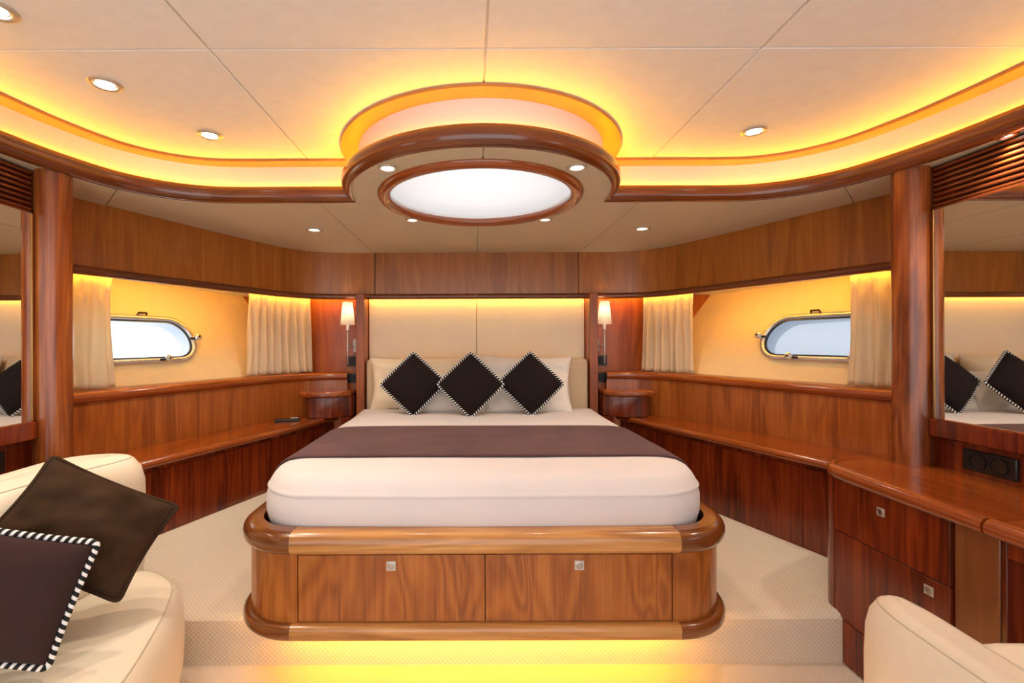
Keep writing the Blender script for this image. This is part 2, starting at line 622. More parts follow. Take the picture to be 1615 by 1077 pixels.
def pad(name, outline, layers, mat, parent=None, mirror=False, subd=0, wobble=0.0, xform=None, centre=None, medial=None):
    """soft block: closed outline, layers of (inset, z) from bottom to top; capped with a fan of rings"""
    p = [Vector((q[0], q[1])) for q in outline]
    if area2([(q.x, q.y) for q in p]) < 0:
        p.reverse()
    n = len(p)
    nr = [-x[1] for x in frames2d([(q.x, q.y) for q in p], True)]      # left of a CCW path points inward
    v, f = [], []
    for ins, z in layers:
        for i in range(n):
            v.append(Vector((p[i].x + nr[i].x * ins, p[i].y + nr[i].y * ins, z)))
    nl = len(layers)
    # top closing rings shrink to the middle
    cx = sum(q.x for q in p) / n if centre is None else centre[0]
    cy = sum(q.y for q in p) / n if centre is None else centre[1]
    ztop = layers[-1][1]
    base = v[-n:]
    for t in ((0.3, 0.65, 0.97) if medial else (0.25, 0.5, 0.75)):
        for q in base:
            mx_, my_ = medial(q) if medial else (cx, cy)
            v.append(Vector((q.x + (mx_ - q.x) * t, q.y + (my_ - q.y) * t, ztop)))
    nl2 = nl + 3
    for k in range(nl2 - 1):
        for i in range(n):
            j = (i + 1) % n
            f.append((k * n + i, k * n + j, (k + 1) * n + j, (k + 1) * n + i))
    if medial:
        f.append(tuple((nl2 - 1) * n + i for i in range(n)))
    else:
        v.append(Vector((cx, cy, ztop)))
        ci = len(v) - 1
        for i in range(n):
            f.append(((nl2 - 1) * n + i, (nl2 - 1) * n + (i + 1) % n, ci))
    f.append(tuple(range(n - 1, -1, -1)))
    if wobble:
        v = [q + Vector((noise.noise(q * 6), noise.noise(q * 6 + Vector((9, 0, 0))), noise.noise(q * 7 + Vector((0, 9, 0))))) * wobble for q in v]
    return mk(name, v, f, mat, parent, smooth='all', mirror=mirror, subd=subd, xform=xform)


def arc(cx, cy, r, a0, a1, n):
    return [(cx + r * math.cos(a0 + (a1 - a0) * i / n), cy + r * math.sin(a0 + (a1 - a0) * i / n)) for i in range(n + 1)]


def both(fn):
    fn(False)
    fn(True)


SD = {False: 'left', True: 'right'}

# ------------------------------------------------------------------ main levels (world z)
S = CZ + 0.70          # underside of the lower soffit
H = CZ + 0.90          # upper ceiling
TB, TT = CZ + 0.333, CZ + 0.378    # trim under the band
SI0, SI1 = CZ - 0.30, CZ - 0.24    # window sill
SH = CZ - 0.565        # side shelf top
DK = CZ - 0.51         # desk top
PL = CZ - 1.084        # platform carpet
YB = 3.74              # bulkhead face
AFT = -1.2
SKY = (0.0, 2.28)

# plan curves, left side (mirrored for the right); travel keeps the room on the right hand
COVE = [(-1.765, AFT), (-1.765, 0.4), (-1.762, 1.2), (-1.748, 1.5), (-1.728, 1.7), (-1.69, 1.89), (-1.61, 2.09), (-1.49, 2.21), (-1.34, 2.275), (-1.2, 2.29), (-0.9, 2.29), (-0.62, 2.29)]
cove = [(p.x, p.y) for p in spline(COVE, 6)]
ring = arc(SKY[0], SKY[1], 0.655, PI - 0.0, 2 * PI, 48)           # from the left over the near side to the right
WALL = [(-2.1, 1.914), (-1.98, 2.2), (-1.79, 2.65), (-1.60, 3.1), (-1.51, 3.30), (-1.43, 3.45), (-1.32, 3.57), (-1.18, 3.64), (-1.02, 3.665), (-0.803, 3.665)]
wallp = [(p.x, p.y) for p in spline(WALL, 5)]

# ------------------------------------------------------------------ floor
fl = box('floor', -2.4, 2.4, AFT, 1.86, -0.04, 0.0, 'carpet2')
tag(fl, 'pale cream carpet of the lower floor in front of the step', kind='structure')


def platform():
    r = root('floor_platform', (0, 2.6, 0), 'raised carpeted platform that carries the bed', kind='structure')
    # top slab with a soft nosing along the front edge
    prof = [(-2.2, PL), (0.0 - 0.03, PL), (-0.012, PL - 0.006), (0.0, PL - 0.02), (0.0, -0.02), (-2.2, -0.02)]
    pts = [(-1.95, 1.846), (1.44, 1.846)]
    frs = [(Vector((x, y, 0)), Vector((0, -1, 0)), Vector((0, 0, 1))) for x, y in pts]
    sweep_frames('carpet_step', frs, prof, 'carpet', r)
    # carpet ramps up to the foot of the side cabinets
    for mir, rise in ((False, 0.13), (True, 0.055)):
        a = [(-1.66, 1.95), (-1.04, 3.62)]
        n = 12
        v, f = [], []
        for i in range(n + 1):
            t = i / n
            x = a[0][0] + (a[1][0] - a[0][0]) * t
            y = a[0][1] + (a[1][1] - a[0][1]) * t
            w = 0.22
            e = max(0.0, min(1.0, t / 0.09))
            e = e * e * (3 - 2 * e)
            v += [(x - 0.12, y - 0.03, PL - 0.03), (x - 0.12, y - 0.03, PL + rise * e + 0.002), (x, y, PL + rise * e + 0.002),
                  (x + w * 0.4, y - 0.05, PL + rise * 0.42 * e + 0.001), (x + w * 0.8, y - 0.10, PL + rise * 0.08 * e + 0.001), (x + w, y - 0.12, PL - 0.004)]
        for i in range(n):
            for j in range(5):
                f.append((i * 6 + j, i * 6 + j + 1, (i + 1) * 6 + j + 1, (i + 1) * 6 + j))
        f.append((0, 5, 4, 3, 2, 1))
        f.append(tuple(n * 6 + j for j in range(6)))
        f = [tuple(reversed(q)) for q in f]
        mk('carpet_ramp', v, f, 'carpet', r, smooth=True, mirror=mir)


platform()

# ------------------------------------------------------------------ ceiling: upper panels and backing
g = 0.0025


def ceiling():
    r = root('ceiling', (0, 1.0, H), 'cream upper ceiling of eight leather panels', kind='structure')

    def side(mir):
        a = arc(SKY[0], SKY[1], 0.615, -PI / 2 - 0.006, -PI, 16)
        XO, YF = -1.97, 2.46
        y1 = 1.433
        prism('ceiling_panel', [(-g, AFT), (-g, y1 - g), (-0.85 + g, y1 - g), (-0.85 + g, AFT)], H, H + 0.012, 'ceil', r, 0.003, mir)
        prism('ceiling_panel', [(-0.85 - g, AFT), (-0.85 - g, y1 - g), (XO, y1 - g), (XO, AFT)], H, H + 0.012, 'ceil', r, 0.003, mir)
        prism('ceiling_panel', [(-g, y1 + g), (-g, a[0][1])] + a[1:] + [(-0.615, YF), (-0.85 + g, YF), (-0.85 + g, y1 + g)], H, H + 0.012, 'ceil', r, 0.003, mir)
        prism('ceiling_panel', [(-0.85 - g, y1 + g), (-0.85 - g, YF), (XO, YF), (XO, y1 + g)], H, H + 0.012, 'ceil', r, 0.003, mir)
        prism('backing', [(0, AFT), (0, a[0][1])] + a[1:] + [(-0.615, YF), (XO, YF), (XO, AFT)], H + 0.008, H + 0.04, 'ceil', r, 0, mir, False)
    both(side)

    s = root('ceiling_soffit', (0, 2.6, S), 'lower cream soffit of leather panels round the skylight', kind='structure')

    def side2(mir):
        near = arc(SKY[0], SKY[1], 0.625, -PI / 2 - 0.004, -PI, 20)
        hole_n = arc(SKY[0], SKY[1], 0.478, -PI, -PI / 2 - 0.005, 20)
        hole_f = arc(SKY[0], SKY[1], 0.478, PI / 2 + 0.005, PI, 20)
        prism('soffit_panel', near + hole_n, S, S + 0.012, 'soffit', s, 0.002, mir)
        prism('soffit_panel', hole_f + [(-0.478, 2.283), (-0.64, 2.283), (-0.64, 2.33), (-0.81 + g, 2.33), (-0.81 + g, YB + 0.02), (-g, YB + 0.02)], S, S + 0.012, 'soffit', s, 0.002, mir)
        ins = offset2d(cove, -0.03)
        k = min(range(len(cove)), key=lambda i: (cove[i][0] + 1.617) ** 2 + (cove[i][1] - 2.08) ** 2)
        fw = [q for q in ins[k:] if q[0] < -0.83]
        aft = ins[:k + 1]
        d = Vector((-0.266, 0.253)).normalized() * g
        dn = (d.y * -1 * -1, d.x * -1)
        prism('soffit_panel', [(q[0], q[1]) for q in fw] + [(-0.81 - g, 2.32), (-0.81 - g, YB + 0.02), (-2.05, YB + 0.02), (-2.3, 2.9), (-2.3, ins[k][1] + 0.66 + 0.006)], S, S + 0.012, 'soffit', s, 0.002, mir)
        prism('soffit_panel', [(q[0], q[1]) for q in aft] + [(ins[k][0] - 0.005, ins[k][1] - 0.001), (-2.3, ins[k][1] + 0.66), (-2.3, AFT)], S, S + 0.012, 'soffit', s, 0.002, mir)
        hb = arc(SKY[0], SKY[1], 0.478, -PI / 2, -3 * PI / 2, 30)
        nb = arc(SKY[0], SKY[1], 0.60, -PI, -PI / 2, 20)
        prism('backing', hb + [(0, YB + 0.02), (-2.3, YB + 0.02), (-2.3, AFT)] + [(q[0], q[1]) for q in offset2d(cove, -0.06)] + [(-0.62, 2.30)] + nb, S + 0.008, S + 0.03, 'soffit', s, 0, mir, False)
    both(side2)


ceiling()


# ------------------------------------------------------------------ cove: mouldings, fascia, wood strip, light tape
def cove_parts():
    def bull(seg=7):
        # fat half-round moulding with a light trough behind its lip
        z0, z1 = S - 0.006, S + 0.075
        pts = [(-0.075, z1 - 0.022), (-0.040, z1 - 0.030), (-0.040, z0)]
        r = 0.034
        for i in range(seg + 1):
            a = -PI / 2 + PI / 2 * i / seg
            pts.append((-r + r * math.cos(a), z0 + r + r * math.sin(a)))
        for i in range(seg + 1):
            a = PI / 2 * i / seg
            pts.append((-r + r * math.cos(a), z1 - r + r * math.sin(a)))
        pts += [(-r - 0.004, z1 - 0.006), (-0.075, z1 - 0.006)]
        return pts

    def run(path, fpath, r, mir):
        sweep('moulding', path, bull(), 'mould', r, mirror=mir)
        sweep('fascia', fpath, rect_prof(-0.09, -0.075, S + 0.02, H + 0.004), 'fascia', r, mirror=mir)
        sweep('cove_strip', path, rect_prof(-0.078, 0.002, H - 0.012, H + 0.001), 'strip', r, mirror=mir)
        t = sweep('light_tape', path, rect_prof(-0.0745, -0.0685, S + 0.071, S + 0.073), 'led', r, mirror=mir)
    rr = root('trim_1', (-1.2, 2.29, S), 'curved wooden cove moulding with glowing light on the left side', kind='structure')
    run(cove, cove + [(-0.50, 2.29)], rr, False)
    rr = root('trim_2', (1.2, 2.29, S), 'curved wooden cove moulding with glowing light on the right side', kind='structure')
    run(cove, cove + [(-0.50, 2.29)], rr, True)
    rr = root('trim_3', (0, 1.63, S), 'half-round wooden moulding ring in front of the skylight', kind='structure')
    run(arc(SKY[0], SKY[1], 0.655, PI - 0.02, 2 * PI + 0.02, 56), arc(SKY[0], SKY[1], 0.655, PI - 0.22, 2 * PI + 0.22, 64), rr, False)


cove_parts()

# ------------------------------------------------------------------ skylight
sk = root('window_3', (SKY[0], SKY[1], S), 'round skylight with a reddish wooden frame in the ceiling', kind='structure')
for a0, a1 in ((PI + 0.12, 2 * PI - 0.12), (-0.12 + 0.004, PI + 0.12 - 0.004)):
    pth = arc(SKY[0], SKY[1], 0.463, a0, a1, 40)
    pr = [(0.032 * math.cos(t), S + 0.000 + 0.024 * math.sin(t)) for t in [2 * PI * i / 12 for i in range(12)]]
    sweep('frame_segment', pth, pr, 'mould_red', sk)
lathe('well', [(0.478, S - 0.004), (0.445, S + 0.004), (0.445, S + 0.26), (0.478, S + 0.26)], (SKY[0], SKY[1], 0), 'white', sk, 48)
lathe('pane', [(0.0005, 0.05), (0.15, 0.048), (0.3, 0.042), (0.45, 0.03)], (SKY[0], SKY[1], S), 'pane_sky', sk, 48)

# ------------------------------------------------------------------ bulkhead
wb = root('wall_back', (0, YB, 0), 'polished wooden bulkhead behind the bed', kind='structure')
box('bulkhead', -1.93, 1.93, YB, YB + 0.04, -0.02, 2.4, 'bulk', wb)
up = [(-0.797, 3.665), (-0.4, 3.665), (0.0, 3.665), (0.4, 3.665), (0.797, 3.665)]
sweep('upper_panel', up, rect_prof(-0.02, 0, TT - 0.01, S + 0.02), 'band', wb)
sweep('backing', [(-0.9, 3.69), (0.9, 3.69)], rect_prof(-0.008, 0, TT - 0.01, S + 0.02), 'dark', wb)
sweep('pelmet_trim', [(-0.8035, 3.665), (-0.0002, 3.665)], bullnose(-0.014, 0.016, TB, TT), 'mould', wb)
sweep('pelmet_trim', [(0.0002, 3.665), (0.8035, 3.665)], bullnose(-0.014, 0.016, TB, TT), 'mould', wb)
box('pelmet_board', -0.803, 0.803, 3.668, YB, TT - 0.012, TT - 0.004, 'white', wb)
box('light_tape', -0.84, 0.84, 3.680, 3.684, TT - 0.018, TT - 0.013, 'led_trim', wb)
# upright cheeks beside the headboard
for mir in (False, True):
    box('upright', -0.925, -0.862, 3.56, YB, 0.3, TT - 0.01, 'bulk', wb, 0.004, mir)
    box('upright_bead', -0.945, -0.928, 3.64, YB, 0.3, TT - 0.01, 'panel', wb, 0.003, mir)

# ------------------------------------------------------------------ side walls
HY0, HY1 = 1.98, 3.76


def hull_pt(y, z, off=0.0):
    """twisted hull lining, z relative to the eye; off moves into the room"""
    B = 3.1726 - 0.468 * y
    T = 2.6434 - 0.2117 * y
    t = (z + 0.24) / 0.575
    x = B + (T - B) * t
    dxdy = -0.468 + (0.468 - 0.2117) * t
    dxdz = (T - B) / 0.575
    p = Vector((-x, y, CZ + z))
    nrm = Vector((1.0, dxdy, dxdz)).normalized()
    return p + nrm * off, nrm


WIN_Y, WIN_Z, WIN_L, WIN_H = 2.665, 0.018, 0.36, 0.118


def racetrack(L, h, n=14):
    pts = []
    for i in range(n + 1):
        a = -PI / 2 + PI * i / n
        pts.append((L - h + h * math.cos(a), h * math.sin(a)))
    for i in range(1, 6):
        pts.append((L - h - 2 * (L - h) * i / 6, h))
    for i in range(n + 1):
        a = PI / 2 + PI * i / n
        pts.append((-L + h + h * math.cos(a), h * math.sin(a)))
    for i in range(1, 6):
        pts.append((-L + h + 2 * (L - h) * i / 6, -h))
    return pts


TILT = -0.02


def win_pts(L, h):
    return [(WIN_Y + u, WIN_Z + v) for u, v in racetrack(L, h)]


def side_wall(mir):
    sd = SD[mir]
    r = root('wall_' + sd, ((1 if mir else -1) * 1.9, 2.7, CZ), 'wood panelled ' + sd + ' side of the cabin with a deep window recess', kind='structure')
    sweep('upper_panel', wallp, rect_prof(-0.02, 0, TT - 0.01, S + 0.02), 'band', r, mirror=mir)
    sweep('pelmet_trim', wallp, bullnose(-0.014, 0.018, TB, TT), 'mould', r, mirror=mir)
    sweep('light_tape', offset2d(wallp, -0.022), rect_prof(-0.002, 0.002, TT - 0.018, TT - 0.014), 'led_trim', r, mirror=mir)
    low = [q for q in wallp if q[0] < -1.0]
    sweep('lower_panel', low, rect_prof(-0.02, 0, SH - 0.03, SI0 + 0.02), 'panel', r, mirror=mir)
    sweep('sill_nosing', low, bullnose(-0.02, 0.022, SI0, SI1), 'mould_red', r, mirror=mir)
    # sill board and recess head reach back to the hull lining
    def board(name, z, zz, mat, rel):
        back = []
        for i in range(13):
            y = HY1 - (HY1 - HY0) * i / 12
            p, _ = hull_pt(y, rel)
            back.append((p.x - 0.03, p.y))
        return prism(name, [q for q in offset2d(wallp, -0.012) if q[0] < -0.99] + back, z, zz, mat, r, 0, mir, False)
    board('sill_board', SI1 - 0.02, SI1, 'panel', -0.24)
    board('recess_head', TT - 0.010, TT, 'white', 0.36)
    # hull lining with the window hole
    hole = win_pts(WIN_L, WIN_H)
    n = len(hole)
    z0, z1 = -0.26, 0.40
    outer = []
    for (y, z) in hole:
        dy, dz = y - WIN_Y, z - WIN_Z
        k = 1e9
        if dy > 1e-6:
            k = min(k, (HY1 - WIN_Y) / dy)
        if dy < -1e-6:
            k = min(k, (HY0 - 0.06 - WIN_Y) / dy)
        if dz > 1e-6:
            k = min(k, (z1 - WIN_Z) / dz)
        if dz < -1e-6:
            k = min(k, (z0 - WIN_Z) / dz)
        outer.append([WIN_Y + dy * k, WIN_Z + dz * k])
    for cy in (HY0 - 0.06, HY1):
        for cz in (z0, z1):
            j = min(range(n), key=lambda q: (outer[q][0] - cy) ** 2 + (outer[q][1] - cz) ** 2)
            outer[j] = [cy, cz]
    v, f = [], []
    K = 6
    for k in range(K + 1):
        t = k / K
        for i in range(n):
            y = hole[i][0] * (1 - t) + outer[i][0] * t
            z = hole[i][1] * (1 - t) + outer[i][1] * t
            v.append(hull_pt(y, z)[0])
    for k in range(K):
        for i in range(n):
            j = (i + 1) % n
            f.append((k * n + i, (k + 1) * n + i, (k + 1) * n + j, k * n + j))
    mk('hull_lining', v, f, 'hull', r, smooth='all', mirror=mir)
    # straight part of the side aft of the column
    box('side_panel', -2.42, -1.836, AFT, 1.93, -0.02, S + 0.02, 'cabinet', r, 0, mir)
    box('hull_shell', -2.45, -2.40, AFT, 1.95, -0.02, 2.3, 'dark', r, 0, mir)
    prism('mirror_ledge', [(-1.85, AFT), (-1.85, 1.87), (-1.785, 1.87), (-1.785, AFT)], CZ - 0.385, CZ - 0.312, 'cabinet', r, 0.006, mir)
    # dark cavity below the shelf
    # porthole -------------------------------------------------------------
    w = root('window_2' if mir else 'window_1', ((1 if mir else -1) * 1.98, WIN_Y, CZ), 'long porthole with round ends and a chrome frame in the ' + sd + ' hull side', kind='structure')

    def frs(L, h, off):
        out = []
        pp = win_pts(L, h)
        for i, (y, z) in enumerate(pp):
            p, nn = hull_pt(y, z, off)
            a = hull_pt(*pp[(i + 1) % len(pp)], off)[0] - hull_pt(*pp[i - 1], off)[0]
            a.normalize()
            o = a.cross(nn)
            o.normalize()
            c = hull_pt(WIN_Y, WIN_Z)[0]
            if o.dot(p - c) < 0:
                o = -o
            out.append((p, o, nn))
        return out
    prof = [(-0.004, -0.02), (0.012, -0.02), (0.024, 0.0), (0.026, 0.008), (0.021, 0.017), (0.008, 0.021), (-0.002, 0.018), (-0.006, 0.010)]
    sweep_frames('frame', frs(WIN_L, WIN_H, 0.0), prof, 'chrome', w, True, mir, 'all')
    sweep_frames('gasket', frs(WIN_L - 0.008, WIN_H - 0.008, 0.0), [(-0.006, -0.004), (0.004, -0.004), (0.004, 0.006), (-0.006, 0.006)], 'black', w, True, mir)
    sweep_frames('reveal', frs(WIN_L, WIN_H, 0.0), [(-0.002, -0.10), (0.004, -0.10), (0.004, -0.003), (-0.002, -0.003)], 'reveal', w, True, mir)
    pv = [hull_pt(y, z, -0.012)[0] for y, z in win_pts(WIN_L - 0.004, WIN_H - 0.004)]
    c = hull_pt(WIN_Y, WIN_Z, -0.012)[0]
    mk('pane', pv + [c], [(i, (i + 1) % len(pv), len(pv)) for i in range(len(pv))], 'pane_frost' if mir else 'pane_clear', w, mirror=mir)
    # screw clamps along the bottom and at the tip, hinges on top
    for (u, vv, kind) in ((0.15, -WIN_H - 0.008, 'clamp'), (-0.16, -WIN_H - 0.008, 'clamp'), (WIN_L + 0.02, 0.0, 'clamp')):
        p, nn = hull_pt(WIN_Y + u, WIN_Z + vv, 0.024)
        k = root('clamp', (p.x * (-1 if mir else 1), p.y, p.z), parent=w)
        q = nn.to_track_quat('Z', 'Y').to_matrix().to_4x4()
        X = Matrix.Translation(p) @ q
        lathe('knob', [(0.0005, 0.034), (0.010, 0.034), (0.021, 0.029), (0.022, 0.018), (0.015, 0.008), (0.011, -0.018), (0.0005, -0.018)], (0, 0, 0), 'chrome', k, 14, mir, xform=X)
        lathe('bolt_eye', [(0.0005, 0.0365), (0.007, 0.0365), (0.008, 0.0335), (0.0005, 0.0335)], (0, 0, 0), 'black', k, 10, mir, xform=X)
        tg = hull_pt(WIN_Y + u + 0.03, WIN_Z + vv, 0.024)[0] - p
        tube('link', [p - nn * 0.004 - tg * 1.15, p - nn * 0.004 - tg * 0.3], 0.008, 'black', k, mirror=mir)
    for u in (-0.21, 0.10):
        pts = [hull_pt(WIN_Y + u - 0.028, WIN_Z + WIN_H + 0.022, 0.004)[0], hull_pt(WIN_Y + u - 0.024, WIN_Z + WIN_H + 0.036, 0.018)[0],
               hull_pt(WIN_Y + u + 0.024, WIN_Z + WIN_H + 0.036, 0.018)[0], hull_pt(WIN_Y + u + 0.028, WIN_Z + WIN_H + 0.022, 0.004)[0]]
        tube('hinge', pts, 0.006, 'black', w, mirror=mir)


both(side_wall)


# ------------------------------------------------------------------ columns
def column(mir):
    sd = SD[mir]
    zb = DK if mir else 0.0
    r = root('column', ((1 if mir else -1) * 1.775, 1.93, zb), ('round polished wooden column standing on the dressing table' if mir else 'round polished wooden column behind the sofa'), 'column', 'round wooden columns')
    lathe('shaft', [(0.062, zb), (0.062, S)], (-1.775, 1.93, 0), 'column', r, 40, mir)
    box('backing_post', -1.90, -1.80, 1.90, 1.99, zb if mir else 0.0, S, 'column', r, 0.01, mir)


both(column)


# ------------------------------------------------------------------ mirrors and vents
def mirror_side(mir):
    sd = SD[mir]
    lab = 'tall wall mirror above the dressing table reflecting the bed' if mir else 'tall wall mirror behind the sofa reflecting the pillows'
    r = root('wall_mirror', ((1 if mir else -1) * 1.83, 1.2, CZ - 0.312), lab, 'mirror', 'tall wall mirrors')
    z0, z1 = CZ - 0.312, CZ + 0.518
    box('glass', -1.836, -1.800, 0.35, 1.856, z0, z1, 'mirror', r, 0, mir)
    box('frame_strip', -1.838, -1.796, 1.857, 1.864, z0, z1, 'gold', r, 0.002, mir)
    box('frame_strip', -1.838, -1.800, 1.865, 1.885, z0, z1, 'column', r, 0.002, mir)
    lab = 'dark wooden louvred air vent above the mirror on the ' + sd + ' side'
    v = root('air_vent', ((1 if mir else -1) * 1.83, 1.2, z1), lab, 'air vent', 'louvred air vents')
    n = 8
    zs0, zs1 = z1 + 0.012, S - 0.004
    box('backing', -1.90, -1.8365, 0.0, 1.875, z1, S, 'dark', v, 0, mir)
    for i in range(n):
        zc = zs0 + (zs1 - zs0) * (i + 0.5) / n
        a = 0.0050
        prof = [(-1.836, zc - a + 0.002), (-1.815, zc - a - 0.003), (-1.811, zc - a), (-1.811, zc + a - 0.004), (-1.815, zc + a - 0.002), (-1.836, zc + a + 0.003)]
        vv = [(x, 0.0, z) for x, z in prof] + [(x, 1.872, z) for x, z in prof]
        m = len(prof)
        f = [tuple(range(m)), tuple(range(2 * m - 1, m - 1, -1))] + [(j, m + j, m + (j + 1) % m, (j + 1) % m) for j in range(m)]
        mk('slat', vv, f, 'vent', v, mirror=mir)
    box('bottom_rail', -1.838, -1.808, 0.0, 1.872, z1 - 0.002, z1 + 0.012, 'vent', v, 0.003, mir)


both(mirror_side)


# ------------------------------------------------------------------ side cabinets with shelf
SF = [(-1.60, 2.19), (-1.06, 3.60)]          # line of the shelf's front edge


def sf(y):
    return SF[0][0] + (SF[1][0] - SF[0][0]) * (y - SF[0][1]) / (SF[1][1] - SF[0][1])


def cabinet(mir):
    sd = SD[mir]
    lab = ('long reddish wooden side cabinet with shelf top between bed and dressing table' if mir else 'long reddish wooden side cabinet with shelf top between sofa and bed')
    r = root('side_cabinet', ((1 if mir else -1) * 1.6, 2.8, PL), lab, 'cabinet', 'side cabinets flanking the bed')
    y0, y1 = 1.90, 3.66
    e = [(sf(y0), y0), (sf(2.6), 2.6), (sf(3.2), 3.2), (sf(y1 - 0.08), y1 - 0.08)]
    tail = [(sf(y1 - 0.08) - 0.012, y1 - 0.03), (sf(y1 - 0.08) - 0.05, y1)]
    edge = e + tail
    back = [(-1.35, 3.70), (-1.50, 3.36), (-2.1, 1.934), (-2.1, y0)]
    prism('shelf_top', offset2d(edge, -0.025) + back, SH - 0.022, SH, 'top', r, 0, mir, False)
    sweep('shelf_nosing', edge, bullnose(-0.03, 0.0, SH - 0.042, SH + 0.002), 'mould_red', r, mirror=mir)
    fr = offset2d(e, -0.035)
    fy0, fy1 = fr[0][1], fr[-1][1]

    def piece(name, t0, t1, z0, z1, mat='cabinet', dn=0.0):
        a, b = Vector(fr[0]), Vector(fr[-1])
        p, q = a.lerp(b, t0), a.lerp(b, t1)
        sweep(name, [(p.x, p.y), (q.x, q.y)], rect_prof(-0.02 + dn, dn, z0, z1), mat, r, mirror=mir)
    piece('rail', 0.0, 1.0, SH - 0.062, SH - 0.02)
    piece('backing', 0.0, 1.0, PL - 0.02, SH - 0.03, 'dark', -0.012)
    cuts = [0.0, 0.235, 0.62, 1.0]
    for i in range(3):
        piece('front_panel', cuts[i] + 0.001, cuts[i + 1] - 0.001, PL - 0.01, SH - 0.0645)


both(cabinet)


# ------------------------------------------------------------------ nightstands
def nightstand(mir):
    lab = 'dark wooden nightstand with rounded top ' + ('right' if mir else 'left') + ' of the headboard'
    r = root('nightstand', ((1 if mir else -1) * 1.1, 3.6, SH), lab, 'nightstand', 'nightstands beside the headboard')
    zt = CZ - 0.365
    out = [(-0.95, YB - 0.002)] + [(-0.95, 3.50), (-1.0, 3.44)] + [(-1.06, 3.40)] + [(-1.26, 3.40)] + arc(-1.27, 3.445, 0.045, -PI / 2, -PI, 6) + [(-1.315, 3.53), (-1.33, 3.555), (-1.33, YB - 0.002)]
    prism('top', offset2d(list(reversed(out)), 0.0), zt - 0.044, zt, 'top', r, 0.016, mir, True, 4)
    body = [(-0.95, YB - 0.003), (-0.95, 3.53), (-1.08, 3.435), (-1.245, 3.435), (-1.275, 3.47), (-1.275, YB - 0.003)]
    prism('body', body, SH + 0.001, zt - 0.044, 'cabinet', r, 0.006, mir)
    foot = [(-0.95, YB - 0.003), (-0.95, 3.53), (-1.02, 3.48), (-1.02, YB - 0.003)]
    prism('side_panel', foot, PL + 0.002, SH - 0.001, 'cabinet', r, 0.003, mir)


both(nightstand)

# ------------------------------------------------------------------ headboard
hb = root('headboard', (0, 3.66, 0.5), 'tall cream upholstered headboard in two cloth panels with a low suede pad', 'headboard')
for x0, x1 in ((-0.858, -0.0015), (0.0015, 0.858)):
    box('cloth_panel', x0, x1, 3.708, YB - 0.002, 0.55, TT - 0.02, 'head', hb, 0.008, seg=3)
for x0, x1 in ((-0.85, -0.0015), (0.0015, 0.85)):
    box('suede_pad', x0, x1, 3.56, 3.69, 0.50, CZ - 0.135, 'head2', hb, 0.03, seg=4)

# ------------------------------------------------------------------ bed base
bed = root('island_bed', (0, 2.6, PL), 'wooden island bed base with rounded front corners and two drawers', 'bed')
D1 = 1.667
HW, CR = 0.965, 0.26
JX = HW - CR


def bed_path(off, y_end=3.5):
    """front outline from the left side round to the right, shrunk by off"""
    r = CR - off
    left = [(-HW + off, y_end), (-HW + off, 2.6)] + arc(-JX, D1 + CR, r, PI, 1.5 * PI, 14)
    right = arc(JX, D1 + CR, r, 1.5 * PI, 2 * PI, 14) + [(HW - off, 2.6), (HW - off, y_end)]
    return left, right


RZ0, RZ1 = CZ - 0.774, CZ - 0.690
BZ0, BZ1 = PL + 0.004, CZ - 1.022


def rail(name, z0, z1, over, width, top_r):
    # travel left to right over the near side keeps outside on the right hand
    left, right = bed_path(0.0)
    prof = bullnose(-width, 0.0, z0, z1, top_r, 6)
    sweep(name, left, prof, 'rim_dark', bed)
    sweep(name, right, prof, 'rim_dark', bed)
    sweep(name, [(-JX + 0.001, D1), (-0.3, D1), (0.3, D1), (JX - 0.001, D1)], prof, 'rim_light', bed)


rail('rim', RZ0, RZ1, 0, 0.075, 0.038)
rail('plinth_moulding', BZ0, BZ1, 0, 0.06, 0.022)
left, right = bed_path(0.030)
DX = 0.682
zt0, zt1 = BZ1 - 0.004, RZ0 + 0.004
sweep('corner_panel', left + [(-DX - 0.0015, D1 + 0.03)], rect_prof(-0.018, 0, zt0, zt1), 'drawer', bed)
sweep('corner_panel', [(DX + 0.0015, D1 + 0.03)] + right, rect_prof(-0.018, 0, zt0, zt1), 'drawer', bed)
body_l, body_r = bed_path(0.05)
prism('carcass', body_l + body_r, BZ0 + 0.01, RZ0 - 0.002, 'dark', bed, 0, False, False)
tl, tr_ = bed_path(0.070)
prism('mattress_tray', tl + tr_, RZ0 - 0.001, RZ0 + 0.012, 'navy', bed, 0, False, False)
sweep('tray_lining', tl + tr_, rect_prof(-0.004, 0.0, RZ0 + 0.012, RZ1 - 0.012), 'navy', bed)


def handle(name, c, nrm, parent, size=0.034):
    """square satin plate with a round push knob"""
    X = Matrix.Translation(Vector(c)) @ Vector(nrm).to_track_quat('Z', 'Y').to_matrix().to_4x4()
    if abs(nrm[0]) > 0.5:
        X = Matrix.Translation(Vector(c)) @ Matrix(((0, 0, nrm[0], 0), (-nrm[0], 0, 0, 0), (0, 1, 0, 0), (0, 0, 0, 1)))
    else:
        X = Matrix.Translation(Vector(c)) @ Matrix(((1, 0, 0, 0), (0, 0, -1, 0), (0, 1, 0, 0), (0, 0, 0, 1)))
    h = size / 2
    o = box(name, -h, h, -h, h, -0.002, 0.0025, 'plate_h', parent, 0.001, xform=X)
    tag(o, 'square satin metal push latch')
    lathe('knob', [(0.0125, 0.002), (0.0125, 0.0045), (0.0105, 0.0055), (0.0100, 0.0042), (0.0005, 0.0042)], (0, 0, 0), 'steel', o if False else parent, 20, xform=X)
    return o


